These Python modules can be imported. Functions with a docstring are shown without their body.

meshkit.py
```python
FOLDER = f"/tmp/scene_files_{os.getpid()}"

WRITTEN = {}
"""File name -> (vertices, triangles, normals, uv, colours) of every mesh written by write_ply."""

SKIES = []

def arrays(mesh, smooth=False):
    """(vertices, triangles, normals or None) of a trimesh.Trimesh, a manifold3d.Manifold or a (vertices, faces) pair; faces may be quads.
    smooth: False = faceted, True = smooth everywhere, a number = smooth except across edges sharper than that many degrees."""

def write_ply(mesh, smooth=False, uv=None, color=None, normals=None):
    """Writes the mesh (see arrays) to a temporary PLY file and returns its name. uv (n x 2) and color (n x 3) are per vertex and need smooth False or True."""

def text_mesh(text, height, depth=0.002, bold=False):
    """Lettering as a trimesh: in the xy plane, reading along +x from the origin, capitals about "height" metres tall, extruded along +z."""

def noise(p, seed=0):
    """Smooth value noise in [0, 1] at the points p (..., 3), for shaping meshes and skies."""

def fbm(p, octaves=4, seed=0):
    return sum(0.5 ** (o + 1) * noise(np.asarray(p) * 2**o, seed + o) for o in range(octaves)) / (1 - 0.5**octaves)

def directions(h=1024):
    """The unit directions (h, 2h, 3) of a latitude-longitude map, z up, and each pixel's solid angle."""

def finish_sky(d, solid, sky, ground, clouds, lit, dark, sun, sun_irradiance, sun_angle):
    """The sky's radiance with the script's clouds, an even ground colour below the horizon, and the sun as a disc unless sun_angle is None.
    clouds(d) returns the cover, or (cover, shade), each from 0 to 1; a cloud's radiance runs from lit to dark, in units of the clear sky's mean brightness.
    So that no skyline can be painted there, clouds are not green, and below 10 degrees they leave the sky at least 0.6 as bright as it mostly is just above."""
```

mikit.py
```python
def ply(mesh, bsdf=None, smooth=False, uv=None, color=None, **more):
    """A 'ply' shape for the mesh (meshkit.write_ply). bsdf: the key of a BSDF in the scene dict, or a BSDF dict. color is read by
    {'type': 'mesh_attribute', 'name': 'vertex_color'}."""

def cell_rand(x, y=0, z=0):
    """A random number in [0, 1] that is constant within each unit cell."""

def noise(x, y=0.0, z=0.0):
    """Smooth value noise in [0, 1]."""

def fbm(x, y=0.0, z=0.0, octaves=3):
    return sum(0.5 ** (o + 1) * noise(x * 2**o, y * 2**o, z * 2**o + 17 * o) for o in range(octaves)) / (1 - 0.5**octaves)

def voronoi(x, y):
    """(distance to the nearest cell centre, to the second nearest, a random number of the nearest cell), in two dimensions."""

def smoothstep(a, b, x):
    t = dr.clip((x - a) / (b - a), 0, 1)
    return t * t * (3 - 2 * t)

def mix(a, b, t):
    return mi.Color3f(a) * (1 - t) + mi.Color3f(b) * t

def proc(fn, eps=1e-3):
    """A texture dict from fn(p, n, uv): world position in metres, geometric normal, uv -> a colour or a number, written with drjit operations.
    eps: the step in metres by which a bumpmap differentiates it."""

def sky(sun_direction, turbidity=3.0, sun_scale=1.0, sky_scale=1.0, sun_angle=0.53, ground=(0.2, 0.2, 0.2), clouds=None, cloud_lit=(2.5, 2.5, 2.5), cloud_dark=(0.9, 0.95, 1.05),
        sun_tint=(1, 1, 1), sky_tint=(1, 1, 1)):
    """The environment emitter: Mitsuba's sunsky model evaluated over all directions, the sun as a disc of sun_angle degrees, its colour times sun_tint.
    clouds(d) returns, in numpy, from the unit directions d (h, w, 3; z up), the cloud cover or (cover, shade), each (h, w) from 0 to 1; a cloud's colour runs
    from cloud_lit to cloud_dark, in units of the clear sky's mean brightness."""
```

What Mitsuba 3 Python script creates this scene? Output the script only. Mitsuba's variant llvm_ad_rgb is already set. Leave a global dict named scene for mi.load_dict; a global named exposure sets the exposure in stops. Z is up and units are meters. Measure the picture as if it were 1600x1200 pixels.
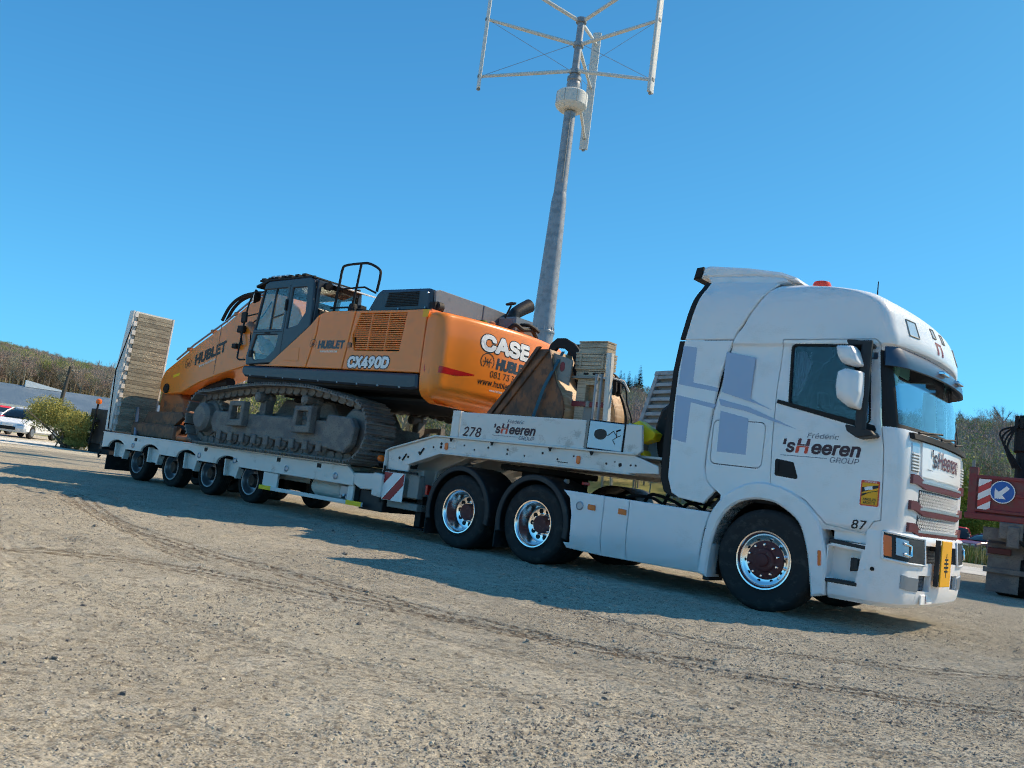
import math, random
import numpy as np, trimesh, manifold3d as m3d, shapely
from shapely.geometry import Polygon, MultiPolygon
import drjit as dr, mitsuba as mi
import mikit, meshkit
from mikit import noise, fbm, voronoi, smoothstep, mix, proc, cell_rand

rng = np.random.default_rng(7)
random.seed(7)
T4 = mi.ScalarTransform4f
scene, labels = {'type': 'scene'}, {}

# ------------------------------------------------------------------ camera, sky, exposure
CAM = np.array([3.98, -8.96, 1.03])
YAW, PITCH, ROLL, FPX = -0.7133, 0.1075, 0.1278, 1375.0
_f = np.array([math.sin(YAW) * math.cos(PITCH), math.cos(YAW) * math.cos(PITCH), math.sin(PITCH)])
_r = np.array([math.cos(YAW), -math.sin(YAW), 0.0])
_u = np.cross(_r, _f)
_up = -math.sin(ROLL) * _r + math.cos(ROLL) * _u
scene['camera'] = {'type': 'perspective', 'fov': math.degrees(2 * math.atan(800 / FPX)), 'fov_axis': 'x', 'near_clip': 0.05, 'far_clip': 9000.0,
                   'to_world': T4().look_at(origin=CAM.tolist(), target=(CAM + _f).tolist(), up=_up.tolist()),
                   'film': {'type': 'hdrfilm', 'width': 1024, 'height': 768}}
SUN = (0.53, 0.87, 1.0)
scene['sky'] = mikit.sky(SUN, turbidity=3.0, sky_scale=0.95, sun_scale=1.15, sky_tint=(0.48, 1.28, 1.58), sun_tint=(1.0, 0.96, 0.9), ground=(0.3, 0.27, 0.22))
exposure = 1.7

# ------------------------------------------------------------------ helpers
def C(r, g, b):
    """sRGB 0..255 -> linear reflectance list"""
    v = np.array([r, g, b]) / 255.0
    return [float(x) for x in np.where(v <= 0.04045, v / 12.92, ((v + 0.055) / 1.055) ** 2.4)]
def rgb(c): return {'type': 'rgb', 'value': list(c)}
def mat(name, base, rough=0.5, metallic=0.0, clear=0.0, spec=0.5, two=True, **kw):
    b = {'type': 'principled', 'base_color': base if isinstance(base, dict) else rgb(base), 'roughness': rough, 'metallic': metallic, 'specular': spec}
    if clear: b.update(clearcoat=clear, clearcoat_gloss=0.95)
    b.update(kw)
    scene[name] = {'type': 'twosided', 'b': b} if two else b
def put(key, mesh, m, smooth=30):
    k, n = key, 0
    while k in scene:
        n += 1; k = f'{key}_{n:03d}'
    scene[k] = mikit.ply(mesh, m, smooth)
    return k
def again(src, key, to_world):
    k, n = key, 0
    while k in scene:
        n += 1; k = f'{key}_{n:03d}'
    scene[k] = {**scene[src], 'to_world': to_world}
    return k
def tag(k, label, cat=None, group=None, kind=None):
    labels[k] = {'label': label}
    if cat: labels[k]['category'] = cat
    if group: labels[k]['group'] = group
    if kind: labels[k]['kind'] = kind
def tm(m):
    if isinstance(m, trimesh.Trimesh): return m
    a = m.to_mesh()
    return trimesh.Trimesh(np.array(a.vert_properties[:, :3]), np.array(a.tri_verts), process=False)
def mf(m):
    if isinstance(m, m3d.Manifold): return m
    m = trimesh.Trimesh(m.vertices, m.faces, process=True)
    return m3d.Manifold(m3d.Mesh(np.asarray(m.vertices, np.float32), np.asarray(m.faces, np.uint32)))
def cat(*ms):
    out = []
    for m in ms:
        out += [tm(x) for x in m] if isinstance(m, (list, tuple)) else [tm(m)]
    return trimesh.util.concatenate(out)
def fixv(v, f):
    m = trimesh.Trimesh(v, f, process=False)
    if m.volume < 0: m = trimesh.Trimesh(v, np.asarray(f)[:, ::-1], process=False)
    return m
def _ccw(p, want=True):
    p = np.asarray(p, float)
    a = np.sum(p[:, 0] * np.roll(p[:, 1], -1) - np.roll(p[:, 0], -1) * p[:, 1])
    return p if (a > 0) == want else p[::-1]
def _off(p, b):
    e = np.roll(p, -1, 0) - p
    e /= np.linalg.norm(e, axis=1, keepdims=True) + 1e-12
    n = np.c_[-e[:, 1], e[:, 0]]
    n0 = np.roll(n, 1, 0)
    k = 1 + np.sum(n * n0, 1, keepdims=True)
    return p + b * (n + n0) / np.maximum(k, 0.35)
AX = {'y': (0, 2, 1), 'x': (1, 2, 0), 'z': (0, 1, 2)}
def slab(poly, w0, w1, b=0.006, axis='y', holes=()):
    """extruded outline with chamfered edges: outline in (x,z) for axis y, (y,z) for axis x, (x,y) for axis z"""
    loops = [_ccw(poly)] + [_ccw(h, False) for h in holes]
    b = min(b, abs(w1 - w0) * 0.45)
    if w0 > w1: w0, w1 = w1, w0
    levels = [(w0, b), (w0 + b, 0), (w1 - b, 0), (w1, b)] if b > 0 else [(w0, 0), (w1, 0)]
    V, F, base = [], [], []
    for w, o in levels:
        row = []
        for L in loops:
            p = _off(L, o) if o else L
            row.append(sum(len(x) for x in V)); V.append(np.c_[p, np.full(len(p), w)])
        base.append(row)
    for a in range(len(levels) - 1):
        for li, L in enumerate(loops):
            n = len(L); i = np.arange(n); j = (i + 1) % n
            s, t = base[a][li], base[a + 1][li]
            F += [np.c_[s + i, s + j, t + j], np.c_[s + i, t + j, t + i]]
    for a, flip in ((0, True), (len(levels) - 1, False)):
        o = levels[a][1]
        tri = m3d.triangulate([(_off(L, o) if o else L) for L in loops], -1.0)
        offs = np.concatenate([base[a][li] + np.arange(len(L)) for li, L in enumerate(loops)])
        tri = offs[np.asarray(tri)]
        F.append(tri[:, ::-1] if flip else tri)
    V = np.vstack(V); F = np.vstack(F)
    out = np.zeros_like(V)
    for k, d in enumerate(AX[axis]): out[:, d] = V[:, k]
    return fixv(out, F)
def box(x0, x1, y0, y1, z0, z1, b=0.006):
    return slab([(x0, z0), (x1, z0), (x1, z1), (x0, z1)], y0, y1, b)
def rounded(pts, r, n=4):
    p = Polygon(pts).buffer(-r, join_style=2).buffer(r, quad_segs=n)
    return np.array(p.exterior.coords)[:-1]
def smoothed(pts, n=3):
    p = np.asarray(pts, float)
    for _ in range(n):
        q = np.roll(p, -1, 0); p = np.stack([0.75 * p + 0.25 * q, 0.25 * p + 0.75 * q], 1).reshape(-1, 2)
    return p
def frame(d):
    d = np.asarray(d, float); d = d / np.linalg.norm(d)
    a = np.cross(d, [0, 0, 1.0] if abs(d[2]) < 0.9 else [1.0, 0, 0]); a /= np.linalg.norm(a)
    return d, a, np.cross(d, a)
def lathe(profile, origin, axis, n=32, closed=True):
    """profile: (radius, height) from start to end along the axis"""
    d, a, b = frame(axis)
    pr = np.asarray(profile, float); t = np.arange(n) * 2 * np.pi / n
    ring = np.cos(t)[:, None] * a + np.sin(t)[:, None] * b
    V = np.asarray(origin, float) + pr[:, None, 0:1] * ring[None] + pr[:, None, 1:2] * d
    i, j = np.meshgrid(np.arange(len(pr) - 1), np.arange(n), indexing='ij')
    q = np.stack([i * n + j, i * n + (j + 1) % n, (i + 1) * n + (j + 1) % n, (i + 1) * n + j], -1).reshape(-1, 4)
    F = np.vstack([q[:, [0, 1, 2]], q[:, [0, 2, 3]]])
    m = trimesh.Trimesh(V.reshape(-1, 3), F, process=False)
    m.merge_vertices(); m.update_faces(m.nondegenerate_faces())
    if m.is_watertight and m.volume < 0: m.invert()
    elif not m.is_watertight:
        pass
    return m
def cyl(p0, p1, r0, r1=None, n=16, b=0.0):
    p0, p1 = np.asarray(p0, float), np.asarray(p1, float); r1 = r0 if r1 is None else r1
    L = np.linalg.norm(p1 - p0); b = min(b, L * .4, r0 * .6, max(r1, 1e-6) * .6)
    pr = [(0, 0), (r0 - b, 0), (r0, b), (r1, L - b), (r1 - b, L), (0, L)] if b > 0 else [(0, 0), (r0, 0), (r1, L), (0, L)]
    return lathe(pr, p0, p1 - p0, n)
def tube(pts, r, n=8):
    p = np.asarray(pts, float); k = len(p)
    rr = np.broadcast_to(r, (k,))
    tg = np.gradient(p, axis=0) if k > 2 else np.repeat(p[1:] - p[:1], 2, 0)
    tg = tg / np.linalg.norm(tg, axis=1, keepdims=True)
    _, a, _b = frame(tg[0])
    V, t = [], np.arange(n) * 2 * np.pi / n
    for i in range(k):
        a = a - tg[i] * (a @ tg[i]); a /= np.linalg.norm(a); c = np.cross(tg[i], a)
        V.append(p[i] + rr[i] * (np.cos(t)[:, None] * a + np.sin(t)[:, None] * c))
    V = np.vstack(V + [p[:1], p[-1:]])
    i, j = np.meshgrid(np.arange(k - 1), np.arange(n), indexing='ij')
    q = np.stack([i * n + j, i * n + (j + 1) % n, (i + 1) * n + (j + 1) % n, (i + 1) * n + j], -1).reshape(-1, 4)
    jj = np.arange(n)
    F = np.vstack([q[:, [0, 1, 2]], q[:, [0, 2, 3]], np.c_[np.full(n, k * n), (jj + 1) % n, jj], np.c_[np.full(n, k * n + 1), (k - 1) * n + jj, (k - 1) * n + (jj + 1) % n]])
    return fixv(V, F)
def bez(pts, n=12):
    """smooth curve through the points (Catmull-Rom)"""
    p = np.asarray(pts, float); p = np.vstack([2 * p[0] - p[1], p, 2 * p[-1] - p[-2]]); out = []
    for i in range(1, len(p) - 2):
        t = np.linspace(0, 1, n, endpoint=False)[:, None]
        out.append(0.5 * (2 * p[i] + (p[i + 1] - p[i - 1]) * t + (2 * p[i - 1] - 5 * p[i] + 4 * p[i + 1] - p[i + 2]) * t ** 2 + (3 * p[i] - p[i - 1] - 3 * p[i + 1] + p[i + 2]) * t ** 3))
    return np.vstack(out + [p[-2:-1]])
def loft(rings, cap=True):
    R = np.asarray(rings, float); k, n = R.shape[:2]
    i, j = np.meshgrid(np.arange(k - 1), np.arange(n), indexing='ij')
    q = np.stack([i * n + j, i * n + (j + 1) % n, (i + 1) * n + (j + 1) % n, (i + 1) * n + j], -1).reshape(-1, 4)
    F = [q[:, [0, 1, 2]], q[:, [0, 2, 3]]]
    V = R.reshape(-1, 3)
    if cap:
        V = np.vstack([V, R[0].mean(0), R[-1].mean(0)]); jj = np.arange(n)
        F += [np.c_[np.full(n, k * n), (jj + 1) % n, jj], np.c_[np.full(n, k * n + 1), (k - 1) * n + jj, (k - 1) * n + (jj + 1) % n]]
    return fixv(V, np.vstack(F))
def grid(P):
    """sheet from an (a,b,3) array"""
    a, b = P.shape[:2]
    i, j = np.meshgrid(np.arange(a - 1), np.arange(b - 1), indexing='ij')
    q = np.stack([i * b + j, i * b + j + 1, (i + 1) * b + j + 1, (i + 1) * b + j], -1).reshape(-1, 4)
    return trimesh.Trimesh(P.reshape(-1, 3), np.vstack([q[:, [0, 1, 2]], q[:, [0, 2, 3]]]), process=False)
def flipy(m, c=1.25):
    m = tm(m).copy(); m.vertices[:, 1] = 2 * c - m.vertices[:, 1]; m.invert(); return m
def moved(m, d):
    m = tm(m).copy(); m.vertices = m.vertices + np.asarray(d, float); return m
_tx = {}
def text_shape(s, h, bold=True, shear=0.0, wide=1.0, grow=0.0):
    k = (s, bold)
    if k not in _tx:
        m = meshkit.text_mesh(s, 1.0, 0.1, bold)
        top = m.triangles[(m.face_normals[:, 2] > 0.9)][:, :, :2]
        _tx[k] = shapely.union_all([Polygon(t).buffer(1e-4) for t in top])
    g = shapely.affinity.affine_transform(_tx[k], [h * wide, h * shear, 0, h, 0, 0])
    if grow: g = g.buffer(grow, join_style=1, quad_segs=2)
    return g
def shape_mesh(g, o, u, v, t=0.002, lift=0.002, fn=None):
    """2-D shape as a thin applied film: plane point o, axes u, v, outward u x v"""
    o, u, v = (np.asarray(x, float) for x in (o, u, v)); w = np.cross(u, v)
    ms = []
    for p in getattr(g, 'geoms', [g]):
        if p.is_empty or p.area < 1e-7: continue
        m = trimesh.creation.extrude_polygon(p, t, engine='earcut'); q = m.vertices
        if fn is not None: m.vertices = fn(q[:, 0], q[:, 1], q[:, 2] + lift)
        else: m.vertices = o + q[:, :1] * u + q[:, 1:2] * v + (q[:, 2:] + lift) * w
        ms.append(m)
    m = cat(ms)
    if m.volume < 0: m.invert()
    return m
UX, UZ = (1, 0, 0), (0, 0, 1)
def width(g): return g.bounds[2] - g.bounds[0]
# ------------------------------------------------------------------ materials
def speck(base, dirt, amount=0.25, scale=9.0, lo=0.55, hi=0.8):
    """base colour with irregular dirt patches that have a grain of their own"""
    def fn(p, n, uv):
        a = fbm(p.x * scale, p.y * scale, p.z * scale, 4)
        g = noise(p.x * 90, p.y * 90, p.z * 90)
        return mix(base, dirt, smoothstep(lo, hi, a * 0.8 + g * 0.2) * amount)
    return proc(fn)
mat('white_paint', speck(C(222, 223, 224), C(178, 170, 154), 0.18, 5.0), 0.22, clear=0.6)
mat('trailer_white', speck(C(214, 211, 205), C(128, 112, 92), 0.4, 7.0, 0.58, 0.8), 0.42)
mat('hatch_blue', C(154, 173, 200), 0.35, clear=0.3)
mat('black_plastic', speck(C(30, 31, 34), C(80, 74, 66), 0.35, 8.0), 0.55)
mat('gap_black', C(14, 14, 15), 0.7)
mat('rubber', speck(C(28, 28, 29), C(96, 88, 78), 0.32, 14.0, 0.5, 0.8), 0.75)
scene['chrome'] = {'type': 'twosided', 'b': {'type': 'roughconductor', 'material': 'Al', 'alpha': 0.045}}
mat('steel_rim', C(150, 160, 172), 0.35, metallic=0.7)
mat('maroon', C(92, 26, 34), 0.4, clear=0.3)
mat('maroon_dirty', speck(C(84, 34, 34), C(120, 96, 84), 0.45, 20.0), 0.6)
mat('logo_dark', C(52, 16, 30), 0.4)
mat('logo_red', C(206, 66, 34), 0.4)
mat('logo_grey', C(92, 98, 116), 0.4)
mat('black_print', C(18, 18, 22), 0.45)
mat('white_print', C(232, 232, 230), 0.4)
mat('pale_print', C(228, 214, 196), 0.5)
mat('amber', C(226, 104, 16), 0.25, clear=0.6)
mat('dark_red', C(150, 22, 34), 0.4)
mat('beacon_lens', C(228, 66, 34), 0.25, clear=0.6)
mat('red_lens', C(190, 24, 22), 0.25, clear=0.6)
mat('red_paint', speck(C(124, 44, 48), C(98, 72, 66), 0.7, 9.0, 0.42, 0.7), 0.5)
mat('yellow_paint', C(232, 168, 10), 0.45)
mat('yellow_dirty', speck(C(248, 206, 24), C(170, 142, 60), 0.3, 12.0), 0.5)
mat('visor_blue', C(46, 62, 84), 0.25, clear=0.6)
mat('seat_fabric', C(40, 42, 46), 0.9)
mat('curtain', C(196, 200, 196), 0.9)
mat('lining', C(26, 28, 32), 0.85)
scene['pane'] = {'type': 'thindielectric', 'int_ior': 1.5, 'specular_transmittance': rgb((0.66, 0.80, 0.84))}
scene['dark_pane'] = {'type': 'thindielectric', 'int_ior': 1.52, 'specular_transmittance': rgb((0.27, 0.34, 0.43))}
scene['windscreen_pane'] = {'type': 'thindielectric', 'int_ior': 1.6, 'specular_transmittance': rgb((0.46, 0.82, 0.86)), 'specular_reflectance': rgb((1, 1, 1))}
scene['lamp_glass'] = {'type': 'thindielectric', 'int_ior': 1.5}
# excavator
mat('orange_paint', speck(C(236, 130, 38), C(172, 118, 74), 0.22, 6.0), 0.26, clear=0.6)
mat('orange_worn', speck(C(172, 104, 62), C(96, 80, 68), 0.85, 7.0, 0.42, 0.66), 0.5)
mat('cab_grey', speck(C(46, 52, 62), C(90, 88, 84), 0.2, 8.0), 0.35, clear=0.3)
mat('hood_grey', speck(C(112, 116, 122), C(70, 70, 70), 0.3, 8.0), 0.4)
def _mud(p, n, uv):
    a = fbm(p.x * 7, p.y * 7, p.z * 7, 4); g = noise(p.x * 60, p.y * 60, p.z * 60)
    return mix(mix(C(104, 100, 98), C(124, 118, 110), smoothstep(0.35, 0.65, a)), C(84, 81, 79), smoothstep(0.6, 0.85, g) * 0.6)
mat('muddy_steel', proc(_mud), 0.7)
mat('dry_mud', speck(C(140, 124, 98), C(86, 76, 64), 0.8, 25.0, 0.4, 0.7), 0.9)
def _rust(p, n, uv):
    a = fbm(p.x * 5, p.y * 5, p.z * 5, 4); b = fbm(p.x * 22 + 7, p.y * 22, p.z * 9, 3)
    return mix(mix(C(84, 62, 48), C(128, 84, 54), smoothstep(0.35, 0.7, a)), C(62, 52, 46), smoothstep(0.5, 0.75, b) * 0.7)
mat('bucket_rust', proc(_rust), 0.6)
def _worn(p, n, uv):
    a = fbm(p.x * 5, p.y * 5, p.z * 5, 4); b = fbm(p.x * 30, p.y * 8, p.z * 30, 3)
    return mix(mix(C(170, 142, 108), C(150, 112, 76), smoothstep(0.4, 0.7, a)), C(190, 172, 148), smoothstep(0.55, 0.8, b) * 0.6)
mat('bucket_worn', proc(_worn), 0.5)
mat('grey_steel', speck(C(128, 130, 126), C(96, 88, 78), 0.6, 10.0), 0.55)
mat('blue_strap', C(44, 88, 104), 0.8)
mat('white_strap', C(214, 216, 214), 0.8)
def _wood(tone, dark):
    def fn(p, n, uv):
        g = fbm(p.x * 6 + p.y * 9, p.y * 3, p.z * 60, 3)
        s = fbm(p.x * 4, p.y * 4, p.z * 4, 3)
        return mix(mix(tone, dark, smoothstep(0.4, 0.75, g) * 0.6), dark, smoothstep(0.6, 0.8, s) * 0.4)
    return proc(fn)
mat('plank_wood', _wood(C(158, 152, 134), C(104, 98, 88)), 0.85)
mat('plank_wood_dark', _wood(C(138, 132, 116), C(92, 86, 78)), 0.85)
mat('crate_wood', _wood(C(178, 168, 148), C(126, 114, 96)), 0.85)
mat('galvanised', speck(C(150, 156, 162), C(112, 118, 124), 0.6, 6.0, 0.4, 0.7), 0.5, metallic=0.3)
mat('turbine_white', C(206, 206, 200), 0.4)
mat('alu', speck(C(172, 188, 200), C(140, 140, 140), 0.3, 12.0), 0.3, metallic=0.5)
mat('blue_sign', C(20, 92, 170), 0.4)
mat('car_white', C(222, 224, 226), 0.3, clear=0.6)
mat('car_red', C(190, 34, 44), 0.3, clear=0.6)
mat('car_plum', C(98, 48, 76), 0.3, clear=0.6)
mat('car_glass', C(22, 28, 34), 0.1)
mat('roof_slate', speck(C(86, 106, 124), C(112, 126, 140), 0.6, 0.5, 0.4, 0.7), 0.6)
mat('shed_wall', speck(C(150, 146, 132), C(110, 108, 100), 0.6, 0.8), 0.8)
mat('concrete', speck(C(182, 180, 172), C(150, 146, 136), 0.6, 2.0, 0.4, 0.7), 0.9)
mat('pole_wood', C(84, 78, 72), 0.9)
mat('bark', C(104, 96, 86), 0.9)
mat('bark_pale', C(150, 142, 128), 0.9)
def leaf(name, c):
    scene[name] = {'type': 'twosided', 'b': {'type': 'principled', 'base_color': c if isinstance(c, dict) else rgb(c), 'roughness': 0.8, 'specular': 0.2}}
VC = {'type': 'mesh_attribute', 'name': 'vertex_color'}
leaf('vertex_foliage', VC)
leaf('shrub_leaf', C(156, 152, 84)); leaf('budding_leaf', C(130, 136, 46)); leaf('conifer_needles', C(48, 62, 58))
leaf('green_leaf', C(92, 112, 44))
# ground
TRACKS = [  # tyre tracks in the yard: points (x, y), half width, lug length, strength
    ([(-9.6, -3.0), (-7.56, -3.65), (-5.87, -3.98), (-3.99, -4.4), (-2.68, -4.32), (-1.28, -4.15), (0.06, -4.02), (1.0, -3.8), (1.75, -3.4), (2.9, -2.48), (4.2, -1.0)], .16, .085, 1.0),
    ([(-3.6, -6.3), (-3.3, -5.75), (-3.0, -5.35), (-2.33, -5.0), (-1.33, -4.66), (-.36, -4.3), (.5, -3.92), (1.2, -3.5)], .17, .095, 1.0),
    ([(-9.2, -3.25), (-7.0, -3.85), (-5.22, -4.25), (-4.2, -4.5), (-3.0, -4.72)], .13, .08, .8),
    ([(-.6, -2.9), (.24, -2.72), (.98, -2.54), (1.55, -2.08), (2.6, -.81), (3.6, .7)], .14, .08, .9),
    ([(-6.5, -5.2), (-4, -6.0), (-1.5, -6.3), (.2, -6.0), (1.8, -5.2), (3.2, -4.0)], .13, .09, .45),
    ([(-11, -4.6), (-8, -5.2), (-5, -5.4), (-3, -5.2), (-1, -5.0), (.8, -4.7), (2.2, -4.0), (3.5, -2.8)], .12, .08, .4)]
TRACKS = [(np.polynomial.Polynomial.fit(*np.array(t).T, min(6, len(t) - 1)).convert().coef, t[0][0], t[-1][0], w, l, k) for t, w, l, k in TRACKS]
def tread(x, y):
    """0..1: how far a point lies inside a lug print, drjit"""
    out = mi.Float(0.0)
    for c, x0, x1, w, lug, k in TRACKS:
        f, d = mi.Float(float(c[-1])), mi.Float(0.0)
        for a in c[-2::-1]: d = d * x + f; f = f * x + float(a)
        s = (y - f) * dr.rsqrt(1 + d * d); al = x * dr.sqrt(1 + d * d)
        inside = smoothstep(w, w * .85, dr.abs(s)) * dr.select((x > x0) & (x < x1), 1.0, 0.0)
        lane = dr.sin(s / w * 3.14159 * 2.5 + 1.2); bar = dr.sin((al + dr.abs(s) * .8 + dr.floor(s / w * 2.5) * .03) * (6.2832 / lug))
        keep = smoothstep(.22, .42, fbm(x * 1.1 + w * 90, y * 3.0, w * 40, 3) + .08 * k)
        ragged = smoothstep(.30, .62, noise(x * 46, y * 46, 1.0) * .6 + noise(x * 17, y * 17, 2.0) * .4)
        m = inside * keep * k * smoothstep(-.35, .2, lane) * (.4 + .6 * smoothstep(-.3, .3, bar)) * (.35 + .65 * ragged)
        out = dr.maximum(out, m)
    return out
def _gravel(p, n, uv):
    big = fbm(p.x * 0.35, p.y * 0.55, 0, 4)
    mid = fbm(p.x * 3.0, p.y * 3.0, 3.0, 4)
    d1, d2, r = voronoi(p.x * 64, p.y * 64)
    e1, e2, q = voronoi(p.x * 150 + 5, p.y * 150)
    c = mix(C(157, 150, 131), C(135, 129, 113), smoothstep(0.35, 0.65, big))
    c = mix(c, C(174, 168, 151), smoothstep(0.5, 0.72, mid) * 0.6)
    stone = dr.select(r > 0.74, smoothstep(0.42, 0.3, d1), 0.0)
    c = mix(c, mix(C(132, 132, 130), C(206, 201, 188), q), stone * 0.8)
    c = mix(c, mix(C(112, 104, 92), C(208, 200, 182), q), 0.45)
    crumbs = smoothstep(.62, .74, noise(p.x * 30, p.y * 30, 9.0) * .7 + noise(p.x * 75, p.y * 75, 3.0) * .3)
    c = mix(c, C(104, 95, 82), crumbs * .5)
    return mix(c, C(96, 82, 68), tread(p.x, p.y) * .85)
def _gravel_h(p, n, uv):
    d1, d2, r = voronoi(p.x * 64, p.y * 64)
    e1, e2, q = voronoi(p.x * 150 + 5, p.y * 150)
    near = dr.select(dr.square(p.x - 1.5) + dr.square(p.y + 5.0) < 900.0, 1.0, 0.0)
    return near * (dr.select(r > 0.5, smoothstep(0.5, 0.1, d1) * 0.009, 0.0) + smoothstep(0.5, 0.1, e1) * q * 0.0045 + noise(p.x * 34, p.y * 34, 4.0) * .010 - tread(p.x, p.y) * .02)
scene['gravel'] = {'type': 'twosided', 'b': {'type': 'bumpmap', 'arbitrary': proc(_gravel_h, eps=3e-3), 'scale': 1.0,
                    'b': {'type': 'principled', 'base_color': proc(_gravel), 'roughness': 0.95, 'specular': 0.15}}}
def _meadow(p, n, uv):
    a = fbm(p.x * 0.05, p.y * 0.05, 0, 4); b = fbm(p.x * 0.6, p.y * 0.6, 2.0, 3)
    return mix(mix(C(116, 118, 76), C(140, 132, 96), smoothstep(0.35, 0.65, a)), C(92, 98, 64), smoothstep(0.5, 0.75, b) * 0.6)
mat('meadow', proc(_meadow), 0.95, spec=0.1)
for i, c in enumerate([C(150, 146, 136), C(116, 112, 106), C(186, 178, 160), C(98, 96, 94)]): mat(f'pebble_{i}', c, 0.9, spec=0.2)
# ------------------------------------------------------------------ terrain: one sheet out to the hills
AZ = lambda x, y: np.degrees(np.arctan2(x - CAM[0], y - CAM[1]))
def ridge(az):
    R = np.interp(az, [-120, -75, -62, -50, -40, -30, 0, 60], [1150, 1100, 1020, 760, 500, 440, 400, 500])
    E = np.interp(az, [-120, -76, -71, -64, -55, -44, -38, -33, -28, -22, -14, -9, 0, 60], [3.0, 3.7, 3.95, 3.5, 4.4, 6.2, 6.9, 7.0, 6.8, 6.5, 6.7, 7.0, 6.8, 5.4])
    return R, R * np.tan(np.radians(E)) - 9.0
def terrain(x, y):
    x, y = np.asarray(x, float), np.asarray(y, float)
    r = np.hypot(x - CAM[0], y - CAM[1]); az = AZ(x, y); R, Hh = ridge(az)
    front = np.clip((az + 140) / 40, 0, 1) * np.clip((110 - az) / 40, 0, 1)
    t = np.clip((r - 95) / (R - 95), 0, 1.25)
    h = Hh * np.where(t < 1, t ** 1.25, 1 - (t - 1) * .15) * front
    P = np.stack([x / 90, y / 90, 0 * x], -1)
    return h * (1 + .22 * (meshkit.fbm(P, 3, 5) - .5)) * np.clip((r - 95) / 60, 0, 1)
def axis_lines(a, b, step, lim):
    mid = list(np.arange(a, b, step)); lo, hi, s = [], [], step
    p, q = a, b
    while q < lim:
        s = min(s * 1.12, 40.0); p -= s; q += s; lo.append(p); hi.append(q)
    return np.array(lo[::-1] + mid + hi)
gx, gy = axis_lines(-12.5, 5.5, .035, 2600), axis_lines(-8.4, 2.2, .035, 2600)
GX, GY = np.meshgrid(gx, gy, indexing='ij')
P3 = np.stack([GX, GY, 0 * GX], -1)
near = np.clip((16 - np.hypot(GX + 3, (GY + 3.5) * 1.3)) / 5, 0, 1)
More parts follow.
